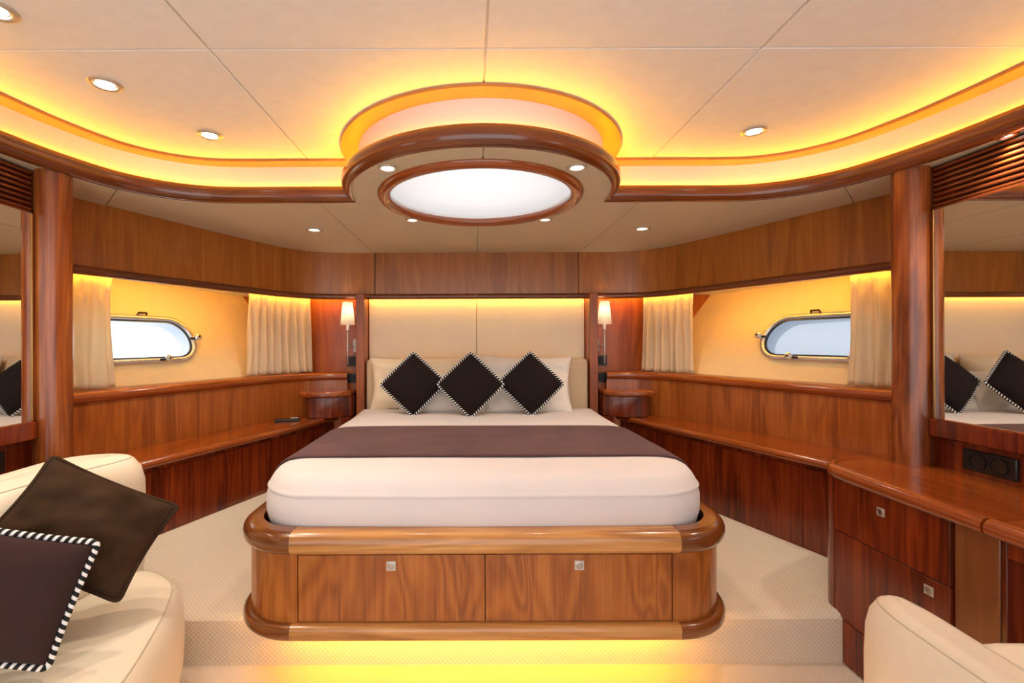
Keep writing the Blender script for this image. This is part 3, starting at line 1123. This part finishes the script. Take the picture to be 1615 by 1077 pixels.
M['plate_h'] = plain('satin_latch', srgb(206, 202, 198), 0.38, 0.6)
for x0, x1, hx in ((-DX + 0.0015, 0.0 - 0.0015, -0.342), (0.0 + 0.0015, DX - 0.0015, 0.343)):
    dr = box('drawer', x0, x1, D1 + 0.03, D1 + 0.048, BZ1 + 0.003, RZ0 - 0.003, 'drawer', bed, 0.0012)
    handle('latch', (hx, D1 + 0.03, RZ0 - 0.042), (0, -1, 0), dr)
frx = [(Vector((x, 0, 0)), Vector((0, 1, 0)), Vector((0, 0, 1))) for x in (-0.78, 0.78)]
lt = sweep_frames('light_tape', frx, [(1.752, PL + 0.002), (1.764, PL - 0.010), (1.765, PL - 0.009), (1.754, PL + 0.002)], 'led_bed', bed, smooth=False)
tag(lt, 'glowing amber light tape under the bed front')
sweep_frames('tape_board', frx, [(1.735, PL + 0.010), (1.735, PL - 0.004), (1.763, PL - 0.012), (1.7515, PL + 0.002), (1.80, PL + 0.003), (1.80, PL + 0.010)], 'dark', bed, smooth=False)

# ------------------------------------------------------------------ mattress, runner
MW, MY0, MY1, MR = 0.897, 1.748, 3.555, 0.25
MZ = CZ - 0.495


def matt_outline(w=MW, y0=MY0, y1=MY1, r=MR):
    pts = [(-w, y1), (-w, 3.2), (-w, 2.9), (-w, 2.6), (-w, 2.3)] + arc(-w + r, y0 + r, r, PI, 1.5 * PI, 12)
    pts += [(-0.4, y0 - 0.004), (-0.2, y0 - 0.006), (0, y0 - 0.007), (0.2, y0 - 0.006), (0.4, y0 - 0.004)]
    pts += arc(w - r, y0 + r, r, 1.5 * PI, 2 * PI, 12) + [(w, 2.3), (w, 2.6), (w, 2.9), (w, 3.2), (w, y1)]
    pts += [(0.5, y1), (0, y1), (-0.5, y1)]
    return pts


MPROF = [(0.030, RZ0 + 0.014), (0.006, RZ0 + 0.05), (-0.006, RZ0 + 0.10), (-0.006, MZ - 0.125), (0.0, MZ - 0.098), (0.0005, MZ - 0.090), (-0.003, MZ - 0.086), (0.003, MZ - 0.080), (0.010, MZ - 0.066), (0.022, MZ - 0.046), (0.038, MZ - 0.028), (0.064, MZ - 0.015), (0.10, MZ - 0.007), (0.15, MZ - 0.002), (0.22, MZ)]
mt = pad('mattress', matt_outline(), MPROF, 'sheet', None, wobble=0.003, centre=(0, 2.75))
tag(mt, 'thick mattress in a white fitted sheet on the wooden bed base', 'mattress')


def mat_top(x, y):
    """height of the mattress surface under (x, y)"""
    w, r = MW, MR
    ax = abs(x)
    d = w - ax
    if y < MY0 + r and ax > w - r:
        d = r - math.hypot(ax - (w - r), y - (MY0 + r))
    elif y < MY0 + r + 0.3:
        d = min(d, y - MY0)
    lst = MPROF[6:]
    if d <= lst[0][0]:
        return lst[0][1]
    for (a, za), (b, zb) in zip(lst, lst[1:]):
        if d <= b:
            return za + (zb - za) * (d - a) / (b - a)
    return MZ


def runner():
    v, f = [], []
    ny, y0, y1 = 18, 1.985, 2.70
    prof = []
    drop = MZ - 0.14
    # cross section from the left hem over the top to the right hem (x as distance from the edge)
    sec = [(-0.012, drop), (-0.012, MZ - 0.11), (-0.008, MZ - 0.08), (0.006, MZ - 0.05), (0.03, MZ - 0.024), (0.062, MZ - 0.008), (0.11, MZ + 0.001), (0.20, MZ + 0.005)]
    xs = [(-MW + a, z) for a, z in sec] + [(-0.5 + 0.1 * i, MZ + 0.006) for i in range(11)] + [(MW - a, z) for a, z in reversed(sec)]
    m = len(xs)
    for k in range(ny + 1):
        t = k / ny
        for j, (x, z) in enumerate(xs):
            y = y0 + (y1 - y0) * t
            # hems sag a little toward the sides
            sag = max(0.0, (abs(x) - 0.55) / 0.35)
            y += (0.028 * sag * sag) * (1 if t < 0.5 else -0.2)
            zz = z
            if abs(x) < 0.68:
                zz = max(z, mat_top(x, y) + 0.006) if t > 0.1 else mat_top(x, y) + 0.007
            q = Vector((x, y, zz))
            w = noise.noise(Vector((x * 3.0, y * 9.0, 3.1))) * 0.004
            v.append(Vector((x, y, zz + max(0, w))))
    for k in range(ny):
        for j in range(m - 1):
            f.append((k * m + j, k * m + j + 1, (k + 1) * m + j + 1, (k + 1) * m + j))
    o = mk('bed_runner', v, f, 'runner', None, smooth='all', solid=0.010)
    md = o.modifiers.new('subd', 'SUBSURF')
    md.levels = md.render_levels = 1
    tag(o, 'plum velvet bed runner laid across the white mattress', 'bed runner')


runner()


# ------------------------------------------------------------------ cushions and pillows
def pillow_mesh(a, b, t, n=18, pinch=0.07, ear=0.03, wr=0.0, seed=0, rnd=0.0):
    """closed pillow in its own frame: x half-width a, y half-height b, z half-thickness t; returns verts, faces, rim loop"""
    v, f = [], []
    idx = {}

    def pos(i, j, s):
        u, w = -1 + 2 * i / n, -1 + 2 * j / n
        if rnd:
            k = rnd
            uu = u * math.sqrt(1 - k * w * w * 0.5)
            ww = w * math.sqrt(1 - k * u * u * 0.5)
        else:
            uu, ww = u, w
        x = a * uu * (1 - pinch * (1 - w * w) * abs(u) ** 3)
        y = b * ww * (1 - pinch * (1 - u * u) * abs(w) ** 3)
        h = ((1 - u * u) * (1 - w * w))
        z = t * (h ** 0.42) * (1 - 0.15 * (u * u + w * w) / 2)
        if wr:
            q = Vector((x * 5 / (a + b) + seed, y * 5 / (a + b), s * 3.0))
            z += wr * noise.noise(q * 1.6) * min(1.0, h * 6)
            z += wr * 0.5 * noise.noise(q * 4.0) * min(1.0, h * 8)
        return Vector((x, y, s * z))
    for s in (1, -1):
        for i in range(n + 1):
            for j in range(n + 1):
                edge = i in (0, n) or j in (0, n)
                key = (i, j, 0 if edge else s)
                if key not in idx:
                    idx[key] = len(v)
                    v.append(pos(i, j, s))
    for s in (1, -1):
        for i in range(n):
            for j in range(n):
                q = []
                for (p, r) in ((i, j), (i + 1, j), (i + 1, j + 1), (i, j + 1)):
                    e = p in (0, n) or r in (0, n)
                    q.append(idx[(p, r, 0 if e else s)])
                f.append(tuple(q) if s > 0 else tuple(reversed(q)))
    rim = [(i, 0) for i in range(n)] + [(n, j) for j in range(n)] + [(i, n) for i in range(n, 0, -1)] + [(0, j) for j in range(n, 0, -1)]
    loop = [v[idx[(i, j, 0)]] for i, j in rim]
    return v, f, loop


def place(c, face, spin, roll_up=(0, 0, 1)):
    """frame with local z along face, local y roughly up, spun about face"""
    zz = Vector(face).normalized()
    xx = Vector(roll_up).cross(zz).normalized()
    yy = zz.cross(xx)
    R = Matrix(((xx.x, yy.x, zz.x, 0), (xx.y, yy.y, zz.y, 0), (xx.z, yy.z, zz.z, 0), (0, 0, 0, 1)))
    return Matrix.Translation(Vector(c)) @ R @ Matrix.Rotation(spin, 4, 'Z')


def cushion(name, c, face, spin, a, b, t, mat, label, cat, group, cord=None, wr=0.004, seed=0, pinch=0.05, rnd=0.0):
    X = place(c, face, spin)
    v, f, loop = pillow_mesh(a, b, t, 18, pinch, 0, wr, seed, rnd)
    zmin = min((X @ q).z for q in v)
    r = root(name, (c[0], c[1], zmin), label, cat, group)
    mk('cover', v, f, mat, r, smooth='all', xform=X, subd=1)
    if cord:
        # smooth the rim loop a little at the corners, then run the cord round it
        pts = [X @ (p * (1.008 if cord == 'striped' else 0.982)) for p in loop]
        n = len(pts)
        den = []
        for i in range(n):
            p0, p1 = pts[i], pts[(i + 1) % n]
            for k in range(4):
                den.append(p0.lerp(p1, k / 4))
        for _ in range(14):
            den = [(den[i - 1] + den[i] * 2 + den[(i + 1) % len(den)]) / 4 for i in range(len(den))]
        if cord == 'striped':
            tube('twisted_cord', den, 0.008, 'cord', r, True, 8, unit_v=True)
        else:
            tube('piping', den, 0.0075, cord, r, True, 6)
    return r


def px(pxx, d):
    return (pxx - 742.0) / 735.0 * d - 0.05


def pz(py, d):
    return CZ - (py - 538.5) / 735.0 * d


# back pillows lean on the suede pad
cushion('pillow', (-0.42, 3.49, MZ + 0.185), (0, -1, 0.20), 0.02, 0.405, 0.21, 0.085, 'pillow_c', 'large cream satin pillow leaning on the headboard at the left', 'pillow', 'back row pillows', None, 0.034, 1, 0.10)
cushion('pillow', (0.345, 3.485, MZ + 0.188), (0, -1, 0.22), -0.03, 0.385, 0.215, 0.085, 'pillow_w', 'large white pillow leaning on the headboard at the right', 'pillow', 'back row pillows', None, 0.034, 5, 0.10)
cushion('pillow', (-0.25, 3.36, MZ + 0.125), (0, -1, 0.55), 0.0, 0.33, 0.165, 0.065, 'pillow_w', 'smaller white pillow behind the left and middle dark cushions', 'pillow', 'front row pillows', None, 0.014, 9, 0.08)
cushion('pillow', (0.36, 3.36, MZ + 0.125), (0, -1, 0.55), 0.0, 0.33, 0.165, 0.065, 'pillow_w', 'smaller white pillow behind the middle and right dark cushions', 'pillow', 'front row pillows', None, 0.014, 13, 0.08)
# three dark cushions standing on a corner
for i, (cx, yy, sp, lab) in enumerate(((-0.445, 3.21, 0.03, 'dark brown square cushion with striped cord, leftmost on the bed'),
                                       (-0.05, 3.15, 0.0, 'dark brown square cushion with striped cord, middle of the three on the bed'),
                                       (0.365, 3.21, -0.02, 'dark brown square cushion with striped cord, rightmost on the bed'))):
    a = 0.165
    cushion('throw_cushion', (cx, yy, MZ + 0.205), (0.0, -1, 0.33), PI / 4 + sp, a, a, 0.072, 'cushion', lab, 'cushion', 'dark throw cushions on the bed', 'striped', 0.006, 20 + i, 0.03, 0.14)


# ------------------------------------------------------------------ wall lamps, switches, sockets on the bulkhead
def lamp(mir):
    sd = SD[mir]
    X = -0.998 if not mir else -0.985
    y = 3.60
    zb = pz(574, y)
    r = root('wall_lamp', ((1 if mir else -1) * -X, y, zb), 'slim reading lamp with white cone shade ' + sd + ' of the headboard', 'lamp', 'reading lamps beside the headboard')
    zs0, zs1 = pz(511.5, y), pz(475.5, y)
    lathe('shade', [(0.056, zs0), (0.037, zs1), (0.034, zs1), (0.053, zs0 + 0.001)], (X, y, 0), 'shade', r, 28, mir)
    lathe('socket', [(0.0005, zs0 + 0.03), (0.012, zs0 + 0.03), (0.014, zs0 + 0.002), (0.014, zs0 - 0.042), (0.010, zs0 - 0.046), (0.0005, zs0 - 0.046)], (X, y, 0), 'lampmetal', r, 18, mir)
    tube('stem', [(X, y, zs0 - 0.04), (X - 0.002, y, zb + 0.12), (X - 0.006 * 0, y, zb)], 0.0062, 'lampmetal', r, seg=10, mirror=mir)
    box('wall_plate', X - 0.022 + 0.03, X + 0.022 + 0.03, YB - 0.012, YB - 0.001, pz(555, YB), pz(534, YB), 'plate', r, 0.002, mir)
    ld = bpy.data.lights.new('lamp_bulb', 'POINT')
    ld.energy = 0.55
    ld.color = (1.0, 0.86, 0.66)
    ld.shadow_soft_size = 0.015
    lo = bpy.data.objects.new('lamp_bulb', ld)
    COL.objects.link(lo)
    lo.parent = r
    lo.location = (0, 0, (zs0 + zs1) / 2 + 0.02 - zb)
    tube('bracket', [(X + 0.01, YB - 0.01, pz(546, YB)), (X, y, pz(546, YB))], 0.006, 'lampmetal', r, seg=8, mirror=mir)
    for k, (a, b, what) in enumerate(((561, 577, 'upper'), (588, 603, 'lower'))):
        s = root('wall_socket', ((1 if mir else -1) * 0.985, YB, pz(b, YB)), what + ' black wall switch beside the ' + sd + ' reading lamp', 'switch', 'black switches beside the headboard')
        xc = -0.985
        box('frame', xc - 0.058, xc + 0.058, YB - 0.012, YB - 0.001, pz(b, YB), pz(a, YB), 'black', s, 0.003, mir)
        box('rocker', xc - 0.040, xc + 0.004, YB - 0.016, YB - 0.011, pz(b, YB) + 0.014, pz(a, YB) - 0.014, 'socket_in', s, 0.002, mir)
        box('rocker', xc + 0.006, xc + 0.046, YB - 0.015, YB - 0.011, pz(b, YB) + 0.014, pz(a, YB) - 0.014, 'socket_in', s, 0.002, mir)


both(lamp)


# ------------------------------------------------------------------ curtains
def curtain(mir, t0, t1, label, pleats, seed):
    path = offset2d(wallp, -0.055)
    # arc length resample
    L = [0.0]
    for i in range(1, len(path)):
        L.append(L[-1] + math.hypot(path[i][0] - path[i - 1][0], path[i][1] - path[i - 1][1]))

    def at(s):
        s = max(0.0, min(L[-1], s))
        for i in range(1, len(L)):
            if s <= L[i]:
                k = (s - L[i - 1]) / max(1e-9, L[i] - L[i - 1])
                p = Vector(path[i - 1]).lerp(Vector(path[i]), k)
                d = Vector(path[i]) - Vector(path[i - 1])
                d.normalize()
                return p, Vector((d.y, -d.x))
        return Vector(path[-1]), Vector((0, -1))
    z1, z0 = TT - 0.024, SI1 + 0.006
    nx, nz = pleats * 10, 22
    v, f = [], []
    w = t1 - t0
    for k in range(nz + 1):
        h = k / nz                       # 0 bottom .. 1 top
        z = z0 + (z1 - z0) * h
        flare = 1.0 + 0.07 * (1 - h) ** 1.5
        for i in range(nx + 1):
            u = i / nx
            s = (t0 + t1) / 2 + (u - 0.5) * w * flare
            ph = u * pleats * 2 * PI + 0.9 * noise.noise(Vector((u * 3.0, h * 1.2, seed)))
            low = 0.023 * (0.75 + 0.5 * noise.noise(Vector((u * 4, h * 2, seed + 5))))
            amp = low if h < 0.86 else low * 0.55
            q = math.sin(ph) * amp + 0.010 * noise.noise(Vector((u * pleats * 0.8, h * 2.5, seed + 9)))
            if h >= 0.86:                # gathered heading: many small tucks
                q += 0.007 * math.sin(u * pleats * 4 * PI + seed)
            if 0.82 < h < 0.9:
                q *= 0.6
            p, n = at(s + 0.006 * math.sin(ph * 0.5 + h * 3))
            zz = z + (0.006 * noise.noise(Vector((u * 5, 0, seed + 2))) if k == 0 else 0)
            v.append((p.x + n.x * q, p.y + n.y * q, zz))
    for k in range(nz):
        for i in range(nx):
            a = k * (nx + 1) + i
            f.append((a, a + 1, a + nx + 2, a + nx + 1))
    o = mk('curtain', v, f, 'curtain', None, smooth='all', mirror=mir, solid=0.003)
    tag(o, label, 'curtain', 'cream window curtains')


curtain(False, 0.05, 0.555, 'cream gathered curtain beside the left column', 7, 1.0)
curtain(False, 1.42, 1.925, 'cream gathered curtain between the left porthole and reading lamp', 8, 2.0)
curtain(True, 0.05, 0.545, 'cream gathered curtain beside the right column', 7, 3.0)
curtain(True, 1.535, 1.93, 'cream gathered curtain between the right porthole and reading lamp', 7, 4.0)


# ------------------------------------------------------------------ downlights
def downlight(x, y, z, label, group, watts, ring_mat='trimring', rad=0.052):
    r = root('downlight', (x, y, z - 0.012), label, 'downlight', group)
    c = (x, y, z)
    k = rad / 0.052
    lathe('ring', [(0.052 * k, 0.0), (0.052 * k, -0.003), (0.047 * k, -0.007), (0.040 * k, -0.008), (0.034 * k, -0.005), (0.032 * k, 0.004)], c, ring_mat, r, 28)
    lathe('lens', [(0.0005, -0.003), (0.020 * k, -0.0025), (0.032 * k, 0.001)], c, 'bulb', r, 24)
    ld = bpy.data.lights.new('halogen', 'SPOT')
    ld.energy = watts
    ld.color = (1.0, 0.90, 0.76)
    ld.spot_size = math.radians(110)
    ld.spot_blend = 0.7
    ld.shadow_soft_size = 0.025
    lo = bpy.data.objects.new('halogen', ld)
    COL.objects.link(lo)
    lo.parent = r
    lo.location = (0, 0, -0.006)
    return r


GU, GS = 'downlights in the upper ceiling', 'downlights in the lower soffit'
downlight(-1.316, 1.62, H, 'round downlight in the upper ceiling, second from the left edge', GU, SPOT_W)
downlight(-1.177, 2.02, H, 'round downlight in the upper ceiling nearest the skylight on the left', GU, SPOT_W)
downlight(-1.33, 1.256, H, 'round downlight cut off by the upper left corner of the picture', GU, SPOT_W)
downlight(1.17, 2.00, H, 'single round downlight in the upper ceiling on the right', GU, SPOT_W)
for sg, nm in ((-1, 'left'), (1, 'right')):
    downlight(sg * 1.02, 2.90, S, 'round downlight in the soffit above the ' + nm + ' nightstand', GS, SPOT_SOFFIT_W)
    downlight(sg * 0.38, 1.872, S, 'small round downlight in front of the skylight, ' + nm + ' one', GS, SPOT_SOFFIT_W * 0.5, rad=0.042)
    downlight(sg * 0.38, 2.672, S, 'small round downlight behind the skylight, ' + nm + ' one', GS, SPOT_SOFFIT_W * 0.5, rad=0.042)
downlight(1.787, 1.595, S, 'round downlight with dark ring above the right louvred vent', GS, SPOT_SOFFIT_W, 'dark_ring' if False else 'column', 0.030)


# ------------------------------------------------------------------ dressing table (right)
def desk():
    r = root('dressing_table', (1.6, 1.5, 0), 'reddish wooden dressing table with drawers along the right side', 'dressing table')
    XF = 1.39
    # top in two lengths with a visible joint, forward end rounded
    yj = 1.315
    y_end = 1.93
    corner = [(XF + 0.0, 1.80), (XF + 0.008, 1.875), (XF + 0.035, 1.935), (XF + 0.09, 1.985), (XF + 0.17, 2.02), (XF + 0.25, 2.045)]
    cs = [(p.x, p.y) for p in spline(corner, 5)]
    top1 = [(2.12, yj + 0.004), (XF + 0.02, yj + 0.004), (XF + 0.02, 1.80)] + [(q[0] + 0.016, q[1] - 0.012) for q in cs] + [(1.80, 2.10), (2.10, 2.02)]
    prism('top', top1, DK - 0.03, DK, 'top', r, 0, False, False)
    top2 = [(1.84, yj - 0.002), (XF + 0.02, yj - 0.002), (XF + 0.02, 0.35), (1.84, 0.35)]
    prism('top', top2, DK - 0.03, DK, 'top', r, 0, False, False)
    # front nosing with a low raised lip; travel aft to keep the room on the right
    prof = bullnose(-0.028, 0.0, DK - 0.044, DK + 0.006, 0.024, 6)
    path = list(reversed(cs)) + [(XF, 1.7), (XF, 1.5), (XF, yj + 0.005)]
    path = [(2 * 0 + a, b) for a, b in path]
    sweep('nosing', path, prof, 'mould_red', r)
    sweep('nosing', [(XF, yj - 0.003), (XF, 0.9), (XF, 0.35)], prof, 'mould_red', r)
    FX = 1.42
    ya, yb = 1.432, 1.885
    # carcass
    prism('carcass', [(FX + 0.02, ya - 0.1), (1.835, ya - 0.1), (1.835, 2.0), (FX + 0.12, 2.0), (FX + 0.02, 1.9)], 0.002, DK - 0.03, 'dark', r, 0, False, False)
    zz = [DK - 0.046, CZ - 0.763, CZ - 1.106, 0.004]
    hs = [(1.672, CZ - 0.617), (1.497, CZ - 0.805), (1.6, CZ - 1.15)]
    for i in range(3):
        d = box('drawer', FX, FX + 0.02, ya, yb, zz[i + 1] + 0.0015, zz[i] - 0.0015, 'cabinet', r, 0.0015)
        handle('latch', (FX, hs[i][0], hs[i][1]), (-1, 0, 0), d, 0.030)
    # rounded forward end
    e = arc(FX + 0.10, yb + 0.003, 0.10, PI, PI / 2, 10)
    sweep('rounded_end', [(q[0], q[1]) for q in reversed(e)], rect_prof(-0.015, 0.0, 0.0, DK - 0.044), 'cabinet', r)
    box('end_panel', FX + 0.10, 1.80, yb + 0.085, yb + 0.103, PL, DK - 0.03, 'cabinet', r)
    # pilaster, apron and knee space
    box('pilaster', FX + 0.010, FX + 0.03, 1.305, ya - 0.003, 0.0, DK - 0.044, 'pilaster', r, 0.004)
    box('side_board', FX + 0.012, 1.82, 1.290, 1.303, 0.0, DK - 0.03, 'cabinet', r, 0.002)
    box('apron', FX + 0.012, FX + 0.03, 0.35, 1.289, DK - 0.095, DK - 0.03, 'cabinet', r, 0.003)
    box('knee_panel', 1.815, 1.834, 0.35, 1.289, 0.0, DK - 0.03, 'cabinet', r)


M['pilaster'] = wood('pilaster_wood', srgb(90, 50, 26), srgb(122, 72, 38), srgb(140, 88, 50), 'z', rough=0.35, contrast=0.5)
desk()


def double_socket(mir, y0, y1, label):
    z0, z1 = CZ - 0.505 + 0.015, CZ - 0.412
    s = root('double_socket', ((1 if mir else -1) * 1.83, (y0 + y1) / 2, z0), label, 'power socket', 'black double power sockets')
    x = -1.836
    box('frame', x - 0.002, x + 0.014, y0, y1, z0, z1, 'black', s, 0.004, mir)
    ym = (y0 + y1) / 2
    for k in (-1, 1):
        yc = ym + k * (y1 - y0) * 0.20
        zc = (z0 + z1) / 2
        lathe('outlet', [(0.030, 0.0005), (0.030, 0.003), (0.026, 0.003), (0.025, -0.006), (0.0005, -0.006)], (x + 0.015, yc, zc), 'socket_in', s, 20, mir, 'x')


double_socket(True, 1.60, 1.775, 'black double power socket above the dressing table')
double_socket(False, 1.60, 1.775, 'black double power socket below the mirror behind the sofa')


# ------------------------------------------------------------------ sofa
def sofa():
    r = root('sofa', (-1.35, 1.0, 0), 'cream leather sofa with curved seat end in the left foreground', 'sofa')
    seat = [(-1.80, 0.0), (-1.80, 0.6), (-1.80, 1.2), (-1.78, 1.72), (-1.66, 1.825), (-1.45, 1.835), (-1.25, 1.80), (-1.10, 1.70), (-1.02, 1.56), (-0.955, 1.38), (-0.90, 1.18), (-0.86, 0.9), (-0.84, 0.5), (-0.84, 0.0)]
    out = [(p.x, p.y) for p in spline(seat, 5, True)]
    zs = CZ - 0.85
    pad('seat', out, [(0.05, 0.06), (0.02, 0.09), (0.005, 0.16), (0.0, 0.26), (0.004, zs - 0.09), (0.018, zs - 0.045), (0.036, zs - 0.020), (0.042, zs - 0.016), (0.046, zs - 0.014), (0.07, zs - 0.006), (0.12, zs)], 'leather', r, medial=lambda q: (-1.40, min(1.5, max(0.3, q.y))))
    pad('plinth', [(p[0], p[1]) for p in offset2d(out, 0.06, True)] if area2(out) < 0 else [(p[0], p[1]) for p in offset2d(out, -0.06, True)], [(0.0, 0.002), (0.0, 0.07)], 'dark', r, centre=(-1.35, 0.9))
    zt = CZ - 0.425
    back = [(-1.64, 0.0), (-1.64, 0.7), (-1.64, 1.2), (-1.645, 1.55), (-1.64, 1.72), (-1.58, 1.815), (-1.47, 1.865), (-1.36, 1.85), (-1.30, 1.785), (-1.30, 1.70), (-1.345, 1.55), (-1.39, 1.2), (-1.41, 0.7), (-1.41, 0.0)]
    ob = [(p.x, p.y) for p in spline(back, 5, True)]
    pad('backrest', ob, [(0.012, zs - 0.06), (0.0, zs + 0.04), (-0.004, zs + 0.16), (0.0, zt - 0.10), (0.012, zt - 0.05), (0.034, zt - 0.018), (0.055, zt - 0.006), (0.085, zt), (0.11, zt + 0.002)], 'leather', r, medial=lambda q: (-1.49, min(1.68, max(0.1, q.y))))
    # stitched seam on the seat top edge and the backrest
    ccw = out if area2(out) > 0 else list(reversed(out))
    ln = [(p.x - n.x * 0.039, p.y - n.y * 0.039) for p, n in frames2d(ccw, True)]
    tube('seam', [(x, y, zs - 0.0175) for x, y in ln], 0.0022, 'seam', r, True, 6)
    ccw = ob if area2(ob) > 0 else list(reversed(ob))
    ln = [(p.x - n.x * 0.045, p.y - n.y * 0.045) for p, n in frames2d(ccw, True)]
    tube('seam', [(x, y, zt - 0.0115) for x, y in ln], 0.0022, 'seam', r, True, 6)


sofa()

# sofa cushions, each set by three corners (top left, top right, bottom right)
def corner_cushion(T, R, B, t, *args, **kw):
    T, R, B = Vector(T), Vector(R), Vector(B)
    ex = (R - T)
    a = ex.length / 2
    ex.normalize()
    ey = R - B
    ey = ey - ex * ey.dot(ex)
    b = ey.length / 2
    ey.normalize()
    ez = ex.cross(ey)
    c = (T + B) / 2
    up_ = Vector((0, 0, 1))
    xx = up_.cross(ez).normalized()
    yy = ez.cross(xx)
    spin = math.atan2(ex.dot(yy), ex.dot(xx))
    return cushion('throw_cushion', c, ez, spin, a, b, t, *args, **kw)


corner_cushion((-1.435, 1.425, CZ - 0.300), (-1.120, 1.565, CZ - 0.510), (-1.025, 1.42, CZ - 0.825), 0.085, 'velvet', 'large plain brown velvet cushion leaning on the sofa back', 'cushion', 'sofa cushions', 'velvet', 0.022, 31, 0.07)
corner_cushion((-1.410, 1.18, CZ - 0.452), (-1.118, 1.265, CZ - 0.535), (-1.075, 1.19, CZ - 0.835), 0.065, 'cushion2', 'dark brown cushion with striped cord at the front of the sofa', 'cushion', 'sofa cushions', 'striped', 0.004, 41, 0.03)


# ------------------------------------------------------------------ armchair (right foreground)
def armchair():
    r = root('armchair', (1.03, 0.62, 0), 'cream leather armchair with rounded back drawn up to the dressing table', 'armchair')
    zt = CZ - 0.492
    dx = -0.045
    # back slab wrapping into the two arms, open side toward the table
    back = [(0.728, 0.62), (0.732, 0.76), (0.742, 0.86), (0.765, 0.915), (0.805, 0.935), (0.845, 0.915), (0.858, 0.86), (0.856, 0.76), (0.854, 0.62), (0.856, 0.48), (0.858, 0.38), (0.845, 0.325), (0.805, 0.305), (0.765, 0.325), (0.742, 0.38), (0.732, 0.48)]
    ob = [(p.x + dx, p.y) for p in spline(back, 6, True)]
    pad('backrest', ob, [(0.01, 0.30), (0.0, 0.36), (0.0, zt - 0.12), (0.002, zt - 0.06), (0.008, zt - 0.030), (0.018, zt - 0.012), (0.030, zt - 0.003), (0.040, zt)], 'leather', r, medial=lambda q: (0.797 - 0.045, min(0.87, max(0.37, q.y))))
    ccw = ob if area2(ob) > 0 else list(reversed(ob))
    ln = [(p.x - n.x * 0.020, p.y - n.y * 0.020) for p, n in frames2d(ccw, True)]
    tube('seam', [(x, y, zt - 0.011) for x, y in ln], 0.0016, 'seam', r, True, 6)
    for y0, y1 in ((0.82, 0.93), (0.31, 0.42)):
        o = [(0.86, y0), (1.22, y0), (1.27, (y0 + y1) / 2), (1.22, y1), (0.86, y1)]
        oo = [(p.x, p.y) for p in spline(o, 5, True)]
        za = CZ - 0.60
        pad('arm', oo, [(0.008, 0.30), (0.0, 0.34), (0.0, za - 0.08), (0.008, za - 0.035), (0.022, za - 0.010), (0.035, za)], 'leather', r, centre=(1.05, (y0 + y1) / 2))
    st = [(0.84, 0.42), (1.2, 0.42), (1.27, 0.5), (1.27, 0.74), (1.2, 0.82), (0.84, 0.82)]
    so = [(p.x, p.y) for p in spline(st, 5, True)]
    pad('seat', so, [(0.01, 0.28), (0.0, 0.32), (0.0, 0.38), (0.012, 0.42), (0.035, 0.44), (0.07, 0.448)], 'leather', r, centre=(1.05, 0.62))
    for x in (0.82, 1.22):
        for y in (0.40, 0.84):
            lathe('leg', [(0.014, 0.0), (0.022, 0.3), (0.0005, 0.3)], (x, y, 0), 'column', r, 14)


armchair()

# ------------------------------------------------------------------ small things
s = root('remote_control', (-1.36, 3.33, SH), 'black remote control with a metal clip on the left shelf', 'remote control')
X = Matrix.Translation(Vector((-1.36, 3.33, SH + 0.009))) @ Matrix.Rotation(0.35, 4, 'Z')
box('body', -0.085, 0.085, -0.022, 0.022, -0.009, 0.009, 'black', s, 0.005, xform=X)
box('clip', 0.02, 0.075, -0.008, 0.008, 0.009, 0.017, 'steel', s, 0.003, xform=X)
